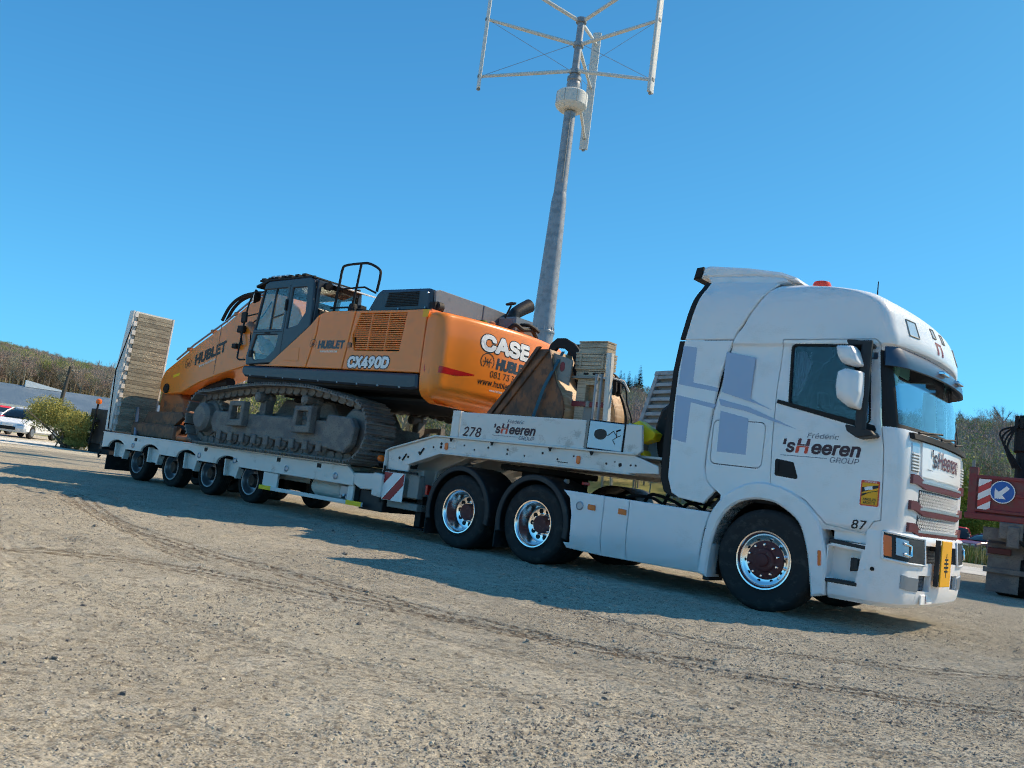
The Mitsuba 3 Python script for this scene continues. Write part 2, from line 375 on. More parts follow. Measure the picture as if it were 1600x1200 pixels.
dz = (meshkit.fbm(P3 * 1.4, 3, 1) - .5) * .025 + (meshkit.fbm(P3 * 7, 3, 2) - .5) * .016 + np.maximum(meshkit.noise(P3 * 15, 3) - .66, 0) * .06
GZ = near * dz
# ruts: rows of lugs pressed into the gravel along the wheel lines, built into the sheet
from scipy.spatial import cKDTree
for co, x0, x1, w, lug, kk in TRACKS:
    xs_ = np.arange(x0, x1, .02); q = np.c_[xs_, np.polynomial.polynomial.polyval(xs_, co)]
    d, _i = cKDTree(q).query(np.c_[GX.ravel(), GY.ravel()], distance_upper_bound=w * 1.5)
    a = np.where(np.isfinite(d), np.clip((w * 1.5 - d) / w, 0, 1), 0)
    GZ = GZ - (.016 * kk * a * (near.ravel() > 0)).reshape(GZ.shape)
GZ = np.where(np.hypot(GX - CAM[0], GY - CAM[1]) > 95, terrain(GX, GY), GZ)
gfull = grid(np.stack([GX, GY, GZ], -1)); gfull.invert()
if gfull.face_normals[len(gfull.faces) // 2, 2] < 0: gfull.invert()
cx = gfull.triangles_center; rr = np.hypot(cx[:, 0] - CAM[0], cx[:, 1] - CAM[1])
yard = (rr < 62)
put('ground', gfull.submesh([np.nonzero(yard)[0]], append=True, repair=False), 'gravel', True)
tag('ground', 'dusty pale gravel yard with tyre tracks running across it', kind='structure')
put('hills', gfull.submesh([np.nonzero(~yard)[0]], append=True, repair=False), 'meadow', True)
tag('hills', 'grassy slope rising to wooded hills behind the yard', kind='structure')
def ground_z(x, y):
    from scipy.interpolate import RegularGridInterpolator
    return RegularGridInterpolator((gx, gy), GZ)(np.c_[np.ravel(x), np.ravel(y)])
# ------------------------------------------------------------------ the tractor unit
TR = 'truck_tractor'
def wheel_parts(R, rim, w, deep, hub_out, n=56):
    """local frame: axle along +y, outer face at y = 0; returns (tyre, rim, hub, nuts)"""
    pr = [(rim + .002, .02), (rim + .02, .0), (rim + .05, .012), (R - .10, -.004), (R - .045, .004), (R - .03, .012), (R - .008, .03), (R, .05)]
    k = 5
    for i in range(k):
        a = .05 + (w - .1) * (i + .35) / k; c = .05 + (w - .1) * (i + .62) / k
        pr += [(R, a), (R - .012, a + .006), (R - .012, c - .006), (R, c)]
    pr += [(R, w - .05), (R - .04, w - .01), (rim + .03, w), (rim, w - .02), (rim, .02)]
    tyre = lathe(pr + [(rim + .002, .02)], (0, 0, 0), (0, 1, 0), n)
    rp = [(rim + .012, .006), (rim + .006, -.004), (rim - .008, -.002), (rim - .018, .012), (rim - .028, .03), (rim - .035, .05), (rim - .04, deep * .6), (rim - .062, deep - .012), (rim - .085, deep), (.13, deep + .004), (.0, deep + .004)]
    rm = lathe(rp, (0, 0, 0), (0, 1, 0), n)
    return tyre, rm
def holes(r, d, k, rad, out, ph=0.0):
    return cat([cyl((r * math.cos(t), d - .004, r * math.sin(t)), (r * math.cos(t), d + .02, r * math.sin(t)), rad, n=12) for t in ph + np.arange(k) * 2 * np.pi / k])
def nuts(r, d0, d1, k, rad, ph=0.0):
    return cat([cyl((r * math.cos(t), d0, r * math.sin(t)), (r * math.cos(t), d1, r * math.sin(t)), rad, rad * .75, n=10, b=.004) for t in ph + np.arange(k) * 2 * np.pi / k])
def put_wheel(key, parts, pos, spin=0.0, far=False):
    """parts: {None: (mesh, bsdf), 'rim': ...}; the tyre is the wheel's own mesh"""
    base = None
    for nm, (m, b) in parts.items():
        m = tm(m).copy(); c, s = math.cos(spin), math.sin(spin)
        v = m.vertices; m.vertices = np.c_[c * v[:, 0] - s * v[:, 2], v[:, 1], s * v[:, 0] + c * v[:, 2]]
        if far: m = flipy(m, 0.0)
        m.vertices = m.vertices + np.asarray(pos, float)
        if nm is None: base = put(key, m, b, 35)
        else:
            kk = put(f'{base}__{nm}', m, b, 35)
            if nm in ('wheel_nut', 'hand_hole'): labels[kk] = {'kind': 'stuff'}
    return base
ty, rm = wheel_parts(.535, .300, .36, .05, 0)
front_parts = {None: (ty, 'rubber'), 'rim': (rm, 'chrome'), 'hand_hole': (holes(.226, .046, 10, .018, 0), 'gap_black'),
               'hub': (lathe([(.196, .05), (.2, .036), (.188, .026), (.128, .016), (.118, -.012), (.1, -.02), (.07, -.02), (.064, -.04), (.05, -.046), (.0, -.046)], (0, 0, 0), (0, 1, 0), 40), 'maroon_dirty'),
               'wheel_nut': (nuts(.162, .02, -.022, 10, .017, .2), 'chrome')}
put_wheel(TR + '__wheel', front_parts, (0, 0.02, .53), .1)
put_wheel(TR + '__wheel', front_parts, (0, 2.48, .53), .5, far=True)
ty, rm = wheel_parts(.51, .296, .31, .22, 0)
drive_parts = {None: (ty, 'rubber'), 'rim': (rm, 'chrome'), 'hand_hole': (holes(.176, .216, 10, .03, .0), 'gap_black'),
               'hub': (lathe([(.118, .225), (.118, .17), (.105, .145), (.06, .14), (.0, .14)], (0, 0, 0), (0, 1, 0), 36), 'maroon_dirty'),
               'wheel_nut': (nuts(.138, .222, .18, 10, .014), 'chrome')}
inner = lathe([(.29, .34), (.47, .335), (.505, .37), (.505, .61), (.47, .64), (.29, .64), (.29, .34)], (0, 0, 0), (0, 1, 0), 40)
for X in (-3.165, -4.495):
    w = put_wheel(TR + '__wheel', drive_parts, (X, 0.05, .505), X)
    put(w + '__inner_tyre', moved(inner, (X, .05, .505)), 'rubber', 35)
    w = put_wheel(TR + '__wheel', drive_parts, (X, 2.45, .505), X, far=True)
    put(w + '__inner_tyre', moved(flipy(inner, 0), (X, 2.45, .505)), 'rubber', 35)

# cab shell: plan sections stacked in z
LV = np.array([  # z, y0, xc, ry, xfc, bulge, xr
    (0.94, .03, 1.10, .30, 1.31, .06, -.76), (1.0, .0, 1.10, .31, 1.325, .06, -.78), (1.5, .0, 1.10, .31, 1.33, .06, -.80), (1.88, .0, 1.09, .31, 1.32, .06, -.78),
    (1.96, .0, 1.08, .29, 1.30, .07, -.77), (2.02, .004, 1.075, .25, 1.28, .09, -.77), (2.4, .015, 1.04, .23, 1.21, .09, -.70), (2.8, .03, 1.0, .22, 1.13, .09, -.64),
    (2.83, .02, 1.02, .18, 1.13, .13, -.63), (2.87, .0, 1.05, .17, 1.17, .15, -.62), (2.93, .0, 1.05, .17, 1.17, .15, -.60), (3.06, .0, 1.03, .17, 1.14, .14, -.5),
    (3.20, .008, .98, .18, 1.10, .12, -.44), (3.32, .02, .88, .2, 1.02, .09, -.36), (3.42, .05, .68, .22, .87, .06, -.3), (3.49, .09, .38, .25, .62, .05, -.24),
    (3.535, .16, .05, .28, .38, .04, -.2), (3.56, .25, -.02, .26, .18, .04, -.18), (3.575, .45, -.05, .2, .05, .03, -.17)])
from scipy.interpolate import PchipInterpolator
_lv = PchipInterpolator(LV[:, 0], LV[:, 1:])
NC, NF = 12, 9
def cab_ring(z, off=0.0):
    y0, xc, ry, xfc, bu, xr = _lv(min(max(z, .94), 3.575))
    y0 += off; xfc -= off; xr += off * 0.5
    t = np.linspace(-np.pi / 2, -0.12, NC)
    cx = np.c_[xc + (xfc - xc) * np.cos(t), y0 + ry + ry * np.sin(t)]
    ye = cx[-1, 1]; yy = np.linspace(ye, 1.25, NF)[1:]
    fr = np.c_[cx[-1, 0] + bu * (1 - ((1.25 - yy) / (1.25 - ye)) ** 2), yy]
    side = np.c_[np.linspace(xr + .04, xc, 8)[:-1], np.full(7, y0)]
    half = np.vstack([[(xr, 1.2)], [(xr, y0 + .04)], side, cx, fr])
    full = np.vstack([half, np.c_[half[:-1, 0], 2.5 - half[:-1, 1]][::-1]])
    return np.c_[full, np.full(len(full), z)]
I0 = 9                                                  # index of the first corner point of a ring
def cab_front(y, z):
    """x of the cab's front surface at (y, z)"""
    r = cab_ring(z); k = slice(I0, I0 + NC + NF - 1); yy = min(y, 2.5 - y)
    return float(np.interp(yy, r[k, 1], r[k, 0]))
zs = np.unique(np.r_[np.linspace(.94, 2.0, 16), np.linspace(2.0, 2.82, 12), np.linspace(2.83, 3.1, 10), np.linspace(3.1, 3.5, 18), np.linspace(3.5, 3.575, 9)])
outer = mf(loft([cab_ring(z) for z in zs]))
zi = [z for z in zs if 1.1 < z < 3.45]
innr = mf(loft([cab_ring(z, .06) for z in zi])); innr2 = mf(loft([cab_ring(z, .075) for z in zi if z > 1.13 and z < 3.42]))
JOINT = [(-.17, 3.56), (-.33, 3.36), (-.56, 2.98), (-.65, 2.72), (-.71, 2.47), (-.77, 2.02), (-.79, 1.7), (-.79, 1.44), (-.74, 1.3), (-.63, 1.19)]
fair_poly = JOINT + [(-.76, 1.04), (-1.07, 1.07), (-1.17, 1.12), (-1.235, 1.29), (-1.245, 1.7), (-1.255, 2.1), (-1.245, 2.53), (-1.2, 2.91), (-1.1, 3.37), (-1.02, 3.62), (-.6, 3.60)]
ARCH_IN = [(-.62, .25), (-.61, .5), (-.58, .72), (-.5, .93), (-.36, 1.08), (-.18, 1.15), (0, 1.155), (.14, 1.12), (.35, .98), (.45, .76), (.5, .55), (.55, .25)]
ARCH_OUT = [(.68, .29), (.67, .6), (.62, .86), (.52, 1.07), (.36, 1.22), (.16, 1.31), (-.08, 1.345), (-.28, 1.30), (-.45, 1.2), (-.57, 1.07), (-.66, .9), (-.71, .6), (-.73, .28)]
ARCH_OUT = bez([(x, 0, z) for x, z in ARCH_OUT], 4)[:, [0, 2]].tolist(); ARCH_IN = bez([(x, 0, z) for x, z in ARCH_IN], 4)[:, [0, 2]].tolist()
cut_arch = mf(slab([(.69, .2)] + ARCH_OUT + [(-.75, .2)], -.2, 2.7, 0))
WIN = rounded([(.10, 2.85), (.12, 2.2), (.99, 2.01), (.92, 2.84)], .05)
win_cut = mf(slab(WIN, -.3, 2.8, 0))
WS = [(1.095, 2.02), (2, 2.02), (2, 2.79), (1.015, 2.79)]
ws_cut = mf(slab(WS, -.5, 3, 0))
rear_low = mf(slab([(-1.2, .5), (-.55, .5), (-.55, 1.16), (-.74, 1.28), (-1.2, 1.28)], -.2, 2.7, 0))
shell = outer - innr - win_cut - ws_cut - cut_arch - rear_low
lining = (innr - innr2) - win_cut - ws_cut - cut_arch
DOOR = [(-.005, 2.905), (-.03, 2.3), (-.02, 1.72), (0, 1.31), (.2, 1.285), (.4, 1.2), (.56, 1.05), (.63, .985), (1.02, .945), (1.06, 1.0), (1.1, 1.07), (1.165, 1.09), (1.155, 1.5), (1.14, 1.8), (1.09, 2.1), (1.025, 2.86), (.98, 2.905)]
HATCH = rounded([(-.73, 1.99), (-.10, 1.99), (-.11, 1.48), (-.73, 1.49)], .07)
def inset(p, d): return np.array(Polygon(p).buffer(-d, join_style=1).exterior.coords)[:-1]
door_in, door_out = mf(slab(inset(DOOR, .010), -.1, .2, 0)), mf(slab(DOOR, -.1, .055, 0))
door = (outer - innr - win_cut - ws_cut - cut_arch) ^ door_in
door_far = tm(flipy(door))
shell = shell - door_out - mf(flipy(tm(door_out)))
shell = shell - mf(slab(HATCH, -.02, .03, 0)); put(TR + '__locker_hatch', slab(inset(HATCH, .009), .0, .03, .004), 'white_paint'); put(TR + '__locker_seal', slab(HATCH, .024, .034, 0), 'gap_black')
fair_cut = mf(slab(np.array(Polygon(fair_poly).buffer(.007).exterior.coords)[:-1], -.1, .07, 0))
shell = shell - fair_cut - mf(flipy(tm(fair_cut)))
put(TR + '__joint_seal', slab(np.array(Polygon(fair_poly).intersection(shapely.box(-.95, 1.1, .5, 3.15)).buffer(.03).exterior.coords)[:-1], .06, .075, 0), 'gap_black')
put(TR + '__cab', shell, 'white_paint', 25)
put(TR + '__interior_lining', lining, 'lining', 25)
d1 = put(TR + '__door', door, 'white_paint', 25); put(TR + '__door', door_far, 'white_paint', 25)
hd = [(.035, 1.61), (.24, 1.585), (.305, 1.41), (.045, 1.43)]
put(d1 + '__handle', cat(slab(rounded(hd, .02), -.006, .02, .004), box(.07, .085, -.02, -.005, 1.47, 1.58, .005)), 'gap_black')
put(d1 + '__window', grid(np.array([[(a[0], .028, a[1]) for a in ((.09, z0), (1.0, z0))] for z0 in (2.0, 2.87)])), 'dark_pane', False)
gf = slab(np.array(Polygon(WIN).buffer(.004).exterior.coords)[:-1], .004, .03, .003, holes=[inset(WIN, .018)])
put(d1 + '__window_seal', gf, 'gap_black')
put(d1 + '__window_trim', slab([(0.0, 2.245), (1.03, 2.02), (1.05, 1.985), (1.045, 1.955), (-.01, 2.205)], -.004, .02, .003), 'gap_black')
d2 = TR + '__door_001'
put(d2 + '__window', grid(np.array([[(a[0], 2.472, a[1]) for a in ((.09, z0), (1.0, z0))] for z0 in (2.0, 2.87)])), 'dark_pane', False)
# curtain and sun shade seen in the side window
cu = [(.13, .13 + .02 * math.sin(i * 1.5), 0) for i in range(8)]
P = np.array([[(.125 + (.05 + .16 * s ** .7) * t, .10 + .012 * math.sin(t * 22), 2.30 + .48 * s) for t in np.linspace(0, 1, 24)] for s in np.linspace(0, 1, 8)])
put(TR + '__curtain', grid(P), 'curtain', True)
put(TR + '__sun_visor', slab(rounded([(.2, 2.83), (.5, 2.83), (.53, 2.72), (.45, 2.66), (.28, 2.68)], .03), .09, .11), 'seat_fabric')
# windscreen
ring_i = slice(I0 + 1, I0 + 2 * (NC + NF - 1) - 1 - 1)
gz = np.linspace(2.0, 2.80, 10)
ws = np.array([cab_ring(z, .008)[ring_i] for z in gz])
put(TR + '__windscreen', grid(ws), 'windscreen_pane', True)
fr1 = np.array([cab_ring(z, .003)[I0 + 1:I0 + 8] for z in gz]); fr2 = np.array([c[::-1] * (1, -1, 1) + (0, 2.5, 0) for c in fr1])
lo = np.array([cab_ring(z, .003)[ring_i] for z in np.linspace(2.0, 2.06, 3)])
put(TR + '__windscreen_border', cat(grid(fr1), grid(fr2), grid(lo)), 'gap_black', True)
# dash, seats, wheel
dash = np.array([cab_ring(1.98, .09)[ring_i], cab_ring(1.98, .35)[ring_i]])
put(TR + '__dashboard', cat(box(.75, 1.12, .12, 2.38, 1.6, 1.97, .03), box(-.6, .9, .1, 2.4, 1.12, 1.2)), 'lining')
for y in (.62, 1.88):
    s = put(TR + '__seat', cat(slab(rounded([(-.15, 1.62), (.38, 1.66), (.38, 1.54), (-.12, 1.5)], .05), y - .25, y + .25, .04), slab(rounded([(-.18, 1.6), (-.05, 1.6), (-.18, 2.38), (-.30, 2.36)], .05), y - .25, y + .25, .04), cyl((.1, y, 1.2), (.1, y, 1.52), .12)), 'seat_fabric')
    put(s + '__headrest', slab(rounded([(-.27, 2.4), (-.17, 2.4), (-.2, 2.62), (-.29, 2.6)], .04), y - .14, y + .14, .04), 'seat_fabric')
st = [(.66 + .09 * math.sin(t) * .6, 1.88 + .22 * math.cos(t), 1.95 + .2 * math.sin(t)) for t in np.linspace(0, 2 * np.pi, 25)]
put(TR + '__steering_wheel', cat(tube(st, .016), cyl((.67, 1.88, 1.95), (.8, 1.88, 1.8), .03)), 'gap_black')
put(TR + '__sun_blind', slab(rounded([(.2, 2.66), (1.15, 2.66), (1.15, 2.80), (.2, 2.80)], .03), .97, .985, axis='x'), 'curtain')
put(TR + '__pennant', slab([(.5, 2.70), (.66, 2.70), (.60, 2.52), (.56, 2.52)], 1.02, 1.03, axis='x'), 'pale_print')
# visor
VP = []
prof = [(-.01, 2.85), (.05, 2.845), (.155, 2.72), (.17, 2.635), (.145, 2.63), (.08, 2.69), (-.01, 2.76)]
base_ring = cab_ring(2.8)[I0 + 3:I0 + 2 * (NC + NF - 1) - 3]
nrm = np.gradient(base_ring[:, :2], axis=0); nrm = np.c_[nrm[:, 1], -nrm[:, 0]]; nrm /= np.linalg.norm(nrm, axis=1, keepdims=True)
k = len(base_ring)
for i in range(k):
    e = min(1.0, .30 + 1.9 * min(i, k - 1 - i) / k)
    VP.append([(base_ring[i, 0] + nrm[i, 0] * d * e, base_ring[i, 1] + nrm[i, 1] * d * e, z) for d, z in prof])
v1 = put(TR + '__sun_shield', loft(VP), 'visor_blue', 25)
for y in (.95, 1.55):
    x = cab_front(y, 2.8)
    put(v1 + '__marker_lamp', cat(slab(rounded([(x + .12, 2.735), (x + .2, 2.725), (x + .215, 2.685), (x + .12, 2.69)], .01), y - .10, y + .10, .01)), 'chrome')
# roof lamps, plates on the brow
for y, w, za, zb in ((.42, .1, 3.0, 3.17), (.98, .05, 3.10, 3.20), (1.30, .05, 3.10, 3.20), (2.08, .1, 3.0, 3.17)):
    P = []
    for zz in (za, zb):
        P.append([(cab_front(yy, zz) + .004, yy, zz) for yy in np.linspace(y - w, y + w, 5)])
    P = np.array(P)
    k = put(TR + '__roof_lamp', grid(P), 'alu', True)
    rim_pts = np.vstack([P[0], P[1][::-1], P[0][:1]])
    put(k + '__bezel', tube(rim_pts, .008, 6), 'grey_steel')
for yy, z0, z1 in ((.98, 2.92, 3.03), (1.12, 2.92, 3.03)):
    P = np.array([[(cab_front(a, z) + .004, a, z) for a in (yy - .025, yy + .025)] for z in np.linspace(z0, z1, 5)])
    put(TR + '__lettering', grid(P), 'red_paint', True)
P = np.array([[(cab_front(a, z) + .004, a, z) for a in np.linspace(.955, 1.145, 5)] for z in (3.032, 3.06)])
put(TR + '__lettering', grid(P), 'red_paint', True)
# side fairings, black rubber edge, roof deflector
up = [p for p in fair_poly if p[1] >= 2.9] 
F1 = Polygon(fair_poly); HI = shapely.box(-2, 2.905, 1, 4); LO = shapely.box(-2, 0, 1, 2.895)
def lean_in(m):
    m = tm(m).subdivide().subdivide().subdivide(); v = m.vertices
    d = np.interp(v[:, 2], [3.2, 3.32, 3.42, 3.49, 3.535, 3.62], [0, .015, .04, .075, .11, .15]); v[:, 1] += np.where(v[:, 1] < 1.25, d, -d); m.vertices = v
    return m
for y0, y1 in ((0.0, .05), (2.45, 2.5)):
    for half in (F1.intersection(LO), F1.intersection(HI)):
        put(TR + '__side_fairing', lean_in(slab(np.array(half.exterior.coords)[:-1], y0, y1, .008)), 'white_paint')
EDGE = [(-1.06, 1.075), (-1.17, 1.12), (-1.235, 1.29), (-1.245, 1.7), (-1.255, 2.1), (-1.245, 2.53), (-1.2, 2.89)]
EDG2 = [(-1.198, 2.91), (-1.1, 3.37), (-1.02, 3.62)]
for y in (.0, 2.5):
    for E in (EDGE, EDG2):
        w = .075
        Q = [(x - w - (.03 if z < 2 else 0), z) for x, z in E]
        put(TR + '__fairing_edge', lean_in(slab(E + Q[::-1], y - (-.004 if y < 1 else .06), y + (.06 if y < 1 else -.004), .01)), 'gap_black')
SP = [(-1.20, 3.70), (-1.17, 3.83), (-1.10, 3.845), (-.6, 3.79), (-.2, 3.72), (-.02, 3.65), (.02, 3.60), (-.14, 3.64), (-.5, 3.68)]
k = put(TR + '__roof_deflector', slab(SP, .2, 2.3, .03), 'white_paint')
put(k + '__edge', slab([(-1.3, 3.69), (-1.27, 3.83), (-1.18, 3.842), (-1.205, 3.70)], .2, 2.3, .02), 'gap_black')
put(TR + '__roof_fairing', slab([(-1.02, 3.56), (-.35, 3.54), (-.10, 3.60), (-.14, 3.645), (-.5, 3.685), (-1.10, 3.705)], .19, 2.31, .02), 'white_paint')
put(k + '__stay', cat([box(-.9, -.7, y, y + .03, 3.3, 3.72) for y in (.5, 1.25, 2.0)] + [box(-1.0, -.2, .3, 2.2, 3.4, 3.45)]), 'black_plastic')
put(TR + '__rear_wall', box(-.86, -.80, .12, 2.38, 1.12, 3.3, .02), 'black_plastic')
b0 = (.10, .55)
k = put(TR + '__beacon', cat(lathe([(.001, 0), (.10, 0), (.102, .05), (.088, .085), (.04, .1), (.0, .102)], (.12, .62, 3.60), UZ, 24)), 'beacon_lens')
put(k + '__base', cyl((.12, .62, 3.52), (.12, .62, 3.605), .11, n=24), 'black_plastic')
put(TR + '__aerial', cat(cyl((.80, .45, 3.42), (.80, .45, 3.62), .008, .005, n=6), cyl((.80, .45, 3.4), (.80, .45, 3.46), .014, n=8)), 'black_plastic')
# wheel arch flares (near and far), inner liner
for y0, y1 in ((-.03, .30), (2.2, 2.53)):
    put(TR + '__wheel_arch', slab(ARCH_IN + ARCH_OUT, y0, y1, .02), 'white_paint')
li = ARCH_IN; lo2 = [(x * 1.05, z + .02) for x, z in ARCH_IN]
put(TR + '__wheel_well', cat([slab([li[i], li[i + 1], (li[i + 1][0], li[i + 1][1] + .03), (li[i][0], li[i][1] + .03)], .02, 2.48, 0) for i in range(6, len(li) - 7)] + [box(-.68, -.6, .2, .9, .28, .95), box(.5, .56, .1, .9, .3, .9)]), 'gap_black')
put(TR + '__mud_flap', cat(box(-.70, -.62, .05, .4, .21, .34, .01)), 'black_plastic')
put(TR + '__side_marker', slab(rounded([(.585, .72), (.62, .72), (.63, .57), (.60, .57)], .008), -.045, -.02, .006), 'amber')
# bumper
BL = np.array([(.27, .05, 1.05, .28, 1.30, .06), (.31, .015, 1.07, .29, 1.35, .06), (.45, .0, 1.08, .3, 1.375, .06), (.7, .0, 1.08, .3, 1.38, .06), (.93, .0, 1.08, .3, 1.365, .06), (1.02, .005, 1.07, .29, 1.335, .06)])
_bl = PchipInterpolator(BL[:, 0], BL[:, 1:])
def bump_ring(z, off=0.0, xr=.69):
    y0, xc, ry, xfc, bu = _bl(z); y0 -= off; xfc += off
    t = np.linspace(-np.pi / 2, -0.1, NC); cx = np.c_[xc + (xfc - xc) * np.cos(t), y0 + ry + ry * np.sin(t)]
    ye = cx[-1, 1]; yy = np.linspace(ye, 1.25, NF)[1:]
    fr = np.c_[cx[-1, 0] + bu * (1 - ((1.25 - yy) / (1.25 - ye)) ** 2), yy]
    half = np.vstack([[(xr, 1.2)], [(xr, y0 + .02)], [(xr + .02, y0)], cx, fr])
    full = np.vstack([half, np.c_[half[:-1, 0], 2.5 - half[:-1, 1]][::-1]])
    return np.c_[full, np.full(len(full), z)]
def bump_front(y, z):
    r = bump_ring(z)[3:3 + NC + NF - 1]; return float(np.interp(min(y, 2.5 - y), r[:, 1], r[:, 0]))
bz_ = np.linspace(.27, 1.0, 18)
bump = mf(loft([bump_ring(z) for z in bz_])) - mf(loft([bump_ring(z, -.06, .5) for z in np.linspace(.2701, 1.01, 8) if .26 < z < 1.02]))
bump = bump - mf(box(.6, 1.04, -.2, .4, .84, 1.1, 0))
step = rounded([(.665, .80), (1.02, .78), (1.0, .6), (.97, .43), (.665, .45)], .02)
bump = bump - mf(slab(step, -.2, .3, 0))
for y0, y1, z0, z1 in ((.55, 1.95, .72, .90), (.52, .86, .44, .60), (1.64, 1.98, .44, .60)):
    bump = bump - mf(box(1.2, 1.7, y0, y1, z0, z1, 0))
bump = bump - mf(box(1.04, 1.35, -.1, .012, .60, .606, 0)) - mf(box(1.2, 1.6, .49, .494, .27, .95, 0))
put(TR + '__bumper', bump, 'white_paint', 25)
put(TR + '__bumper_grille', cat([slab([(y0, z0), (y1, z0), (y1, z1), (y0, z1)], 1.325, 1.355, .004, axis='x') for y0, y1, z0, z1 in ((.55, 1.95, .72, .9), (.52, .86, .44, .6), (1.64, 1.98, .44, .6))]), 'black_plastic')
hx = []
for y0, y1, z0, z1 in ((.56, 1.94, .73, .89), (.53, .85, .45, .59), (1.65, 1.97, .45, .59)):
    for r, zz in enumerate(np.arange(z0, z1, .035)):
        for yy in np.arange(y0 + (r % 2) * .02, y1, .04):
            hx.append(slab([(yy, zz), (yy + .012, zz + .0175), (yy, zz + .035), (yy - .012, zz + .0175)], 1.357, 1.365, 0, axis='x', holes=[[(yy, zz + .009), (yy + .006, zz + .0175), (yy, zz + .026), (yy - .006, zz + .0175)]]))
put(TR + '__bumper_mesh', cat(hx), 'steel_rim', False); labels[TR + '__bumper_mesh'] = {'kind': 'stuff'}
k = put(TR + '__step_box', cat(slab(step, .16, .2, .004), slab(step, .005, .17, 0, holes=[inset(step, .012)])), 'white_paint')
put(k + '__tread', cat(box(.665, .985, -.012, .18, .425, .46, .008)), 'black_plastic')
put(k + '__catch', cat(slab(rounded([(.91, .70), (.97, .69), (.985, .58), (.91, .56)], .012), -.006, .1, .006), box(.925, .94, -.014, 0, .585, .68, .004)), 'black_plastic')
put(TR + '__step_panel', slab([(.70, .98), (1.05, .94), (1.05, .845), (.70, .845)], .06, .1, .01), 'white_paint')
put(TR + '__step_edge', slab([(.68, .855), (1.04, .83), (1.04, .79), (.68, .815)], -.004, .1, .006), 'black_plastic')
put(TR + '__tow_cap', cat(cyl((1.12, -.006, .62), (1.12, .02, .62), .02, n=14), cyl((1.12, -.012, .62), (1.12, .0, .62), .009, n=10)), 'gap_black')
# headlamps follow the bumper corner
def corner_patch(z0, z1, i0, i1, off, n=5, slope=0.0):
    P = []
    for a in np.linspace(0, 1, n):
        row = []
        for i in range(i0, i1 + 1):
            s = (i - i0) / (i1 - i0); z = z0 + (z1 - z0) * a - slope * s
            row.append(bump_ring(min(max(z, .28), 1.0), off)[3 + i])
        P.append(row)
    return np.array(P)
def solid_patch(A, B):
    a, b = A.shape[:2]
    edge = lambda P: np.vstack([P[0, :-1], P[:-1, -1], P[-1, :0:-1], P[:0:-1, 0]])
    ea, eb = edge(A), edge(B); n = len(ea)
    g1, g2, g3 = grid(A), grid(B), grid(np.stack([np.vstack([ea, ea[:1]]), np.vstack([eb, eb[:1]])]))
    return cat(g1, g2, g3)
for far in (False, True):
    fx = (lambda m: flipy(m)) if far else (lambda m: m)
    k = put(TR + '__headlamp', fx(solid_patch(corner_patch(.75, .985, 3, 14, .012, slope=.035), corner_patch(.75, .985, 3, 14, -.05, slope=.035))), 'black_plastic', 40)
    put(k + '__surround', fx(tube(np.vstack([corner_patch(.735, .995, 3, 14, .012, 2, .035)[0], corner_patch(.735, .995, 3, 14, .012, 2, .035)[1][::-1], corner_patch(.735, .995, 3, 14, .012, 2, .035)[0][:1]]), .014, 6)), 'white_paint', True)
    put(k + '__indicator', fx(solid_patch(corner_patch(.77, .965, 3, 5, .018, slope=.012), corner_patch(.77, .965, 3, 5, .0, slope=.012))), 'amber', 40)
    put(k + '__lens', fx(solid_patch(corner_patch(.785, .95, 6, 10, .02, slope=.02), corner_patch(.785, .95, 6, 10, .0, slope=.02))), 'alu', 40)
    put(k + '__projector', fx(tube(np.vstack([corner_patch(.80, .90, 8, 11, .026, 2, .02)[0], corner_patch(.80, .90, 8, 11, .026, 2, .02)[1][::-1]]), .014, 6)), 'chrome', True)
    put(TR + '__fog_lamp', fx(solid_patch(corner_patch(.47, .60, 8, 13, .008, slope=.03), corner_patch(.47, .60, 8, 13, -.03, slope=.03))), 'steel_rim', 40)
# grille: strips that follow the cab front
def front_strip(y0, y1, za, zb, t0, t1, n=14, ztop=None):
    """za(y), zb(y): lower and upper edge"""
    yy = np.linspace(y0, y1, n); S = []
    for y in yy:
        a, b = za(y), zb(y); r = []
        for z, t in ((a, t0), (a, t1), (b, t1), (b, t0)): r.append((cab_front(y, z) + t, y, z))
        S.append(r)
    return loft(S)
def kink(y, hi, lo): 
    t = min(abs(y - 1.25), 1.0)
    return lo + (hi - lo) * float(np.clip((t - .62) / .22, 0, 1))
for i, (hi, lo) in enumerate(((1.50, 1.46), (1.24, 1.19), (1.02, .965))):
    put(TR + '__grille_bar', front_strip(.27, 2.23, lambda y: kink(y, hi, lo), lambda y: kink(y, hi + .09, lo + .055), -.02, .028, 30), 'maroon', 30)
    put(TR + '__grille_bar_trim', front_strip(.5, 2.0, lambda y: lo + .058, lambda y: lo + .082, -.02, .030, 14), 'alu', 30)
for lo, hi in ((1.30, 1.43), (1.06, 1.17)):
    put(TR + '__grille_backing', front_strip(.5, 2.0, lambda y: lo - .02, lambda y: hi + .02, -.01, .004), 'black_plastic')
    hx = []
    for r, zz in enumerate(np.arange(lo - .01, hi + .01, .032)):
        for yy in np.arange(.52 + (r % 2) * .026, 1.98, .052):
            x = cab_front(yy, zz) + .006
            hx.append(slab([(yy, zz - .012), (yy + .025, zz + .006), (yy, zz + .024), (yy - .025, zz + .006)], x, x + .004, 0, axis='x', holes=[[(yy, zz), (yy + .012, zz + .006), (yy, zz + .013), (yy - .012, zz + .006)]]))
    k = put(TR + '__grille_mesh', cat(hx), 'white_paint', False); labels[k] = {'kind': 'stuff'}
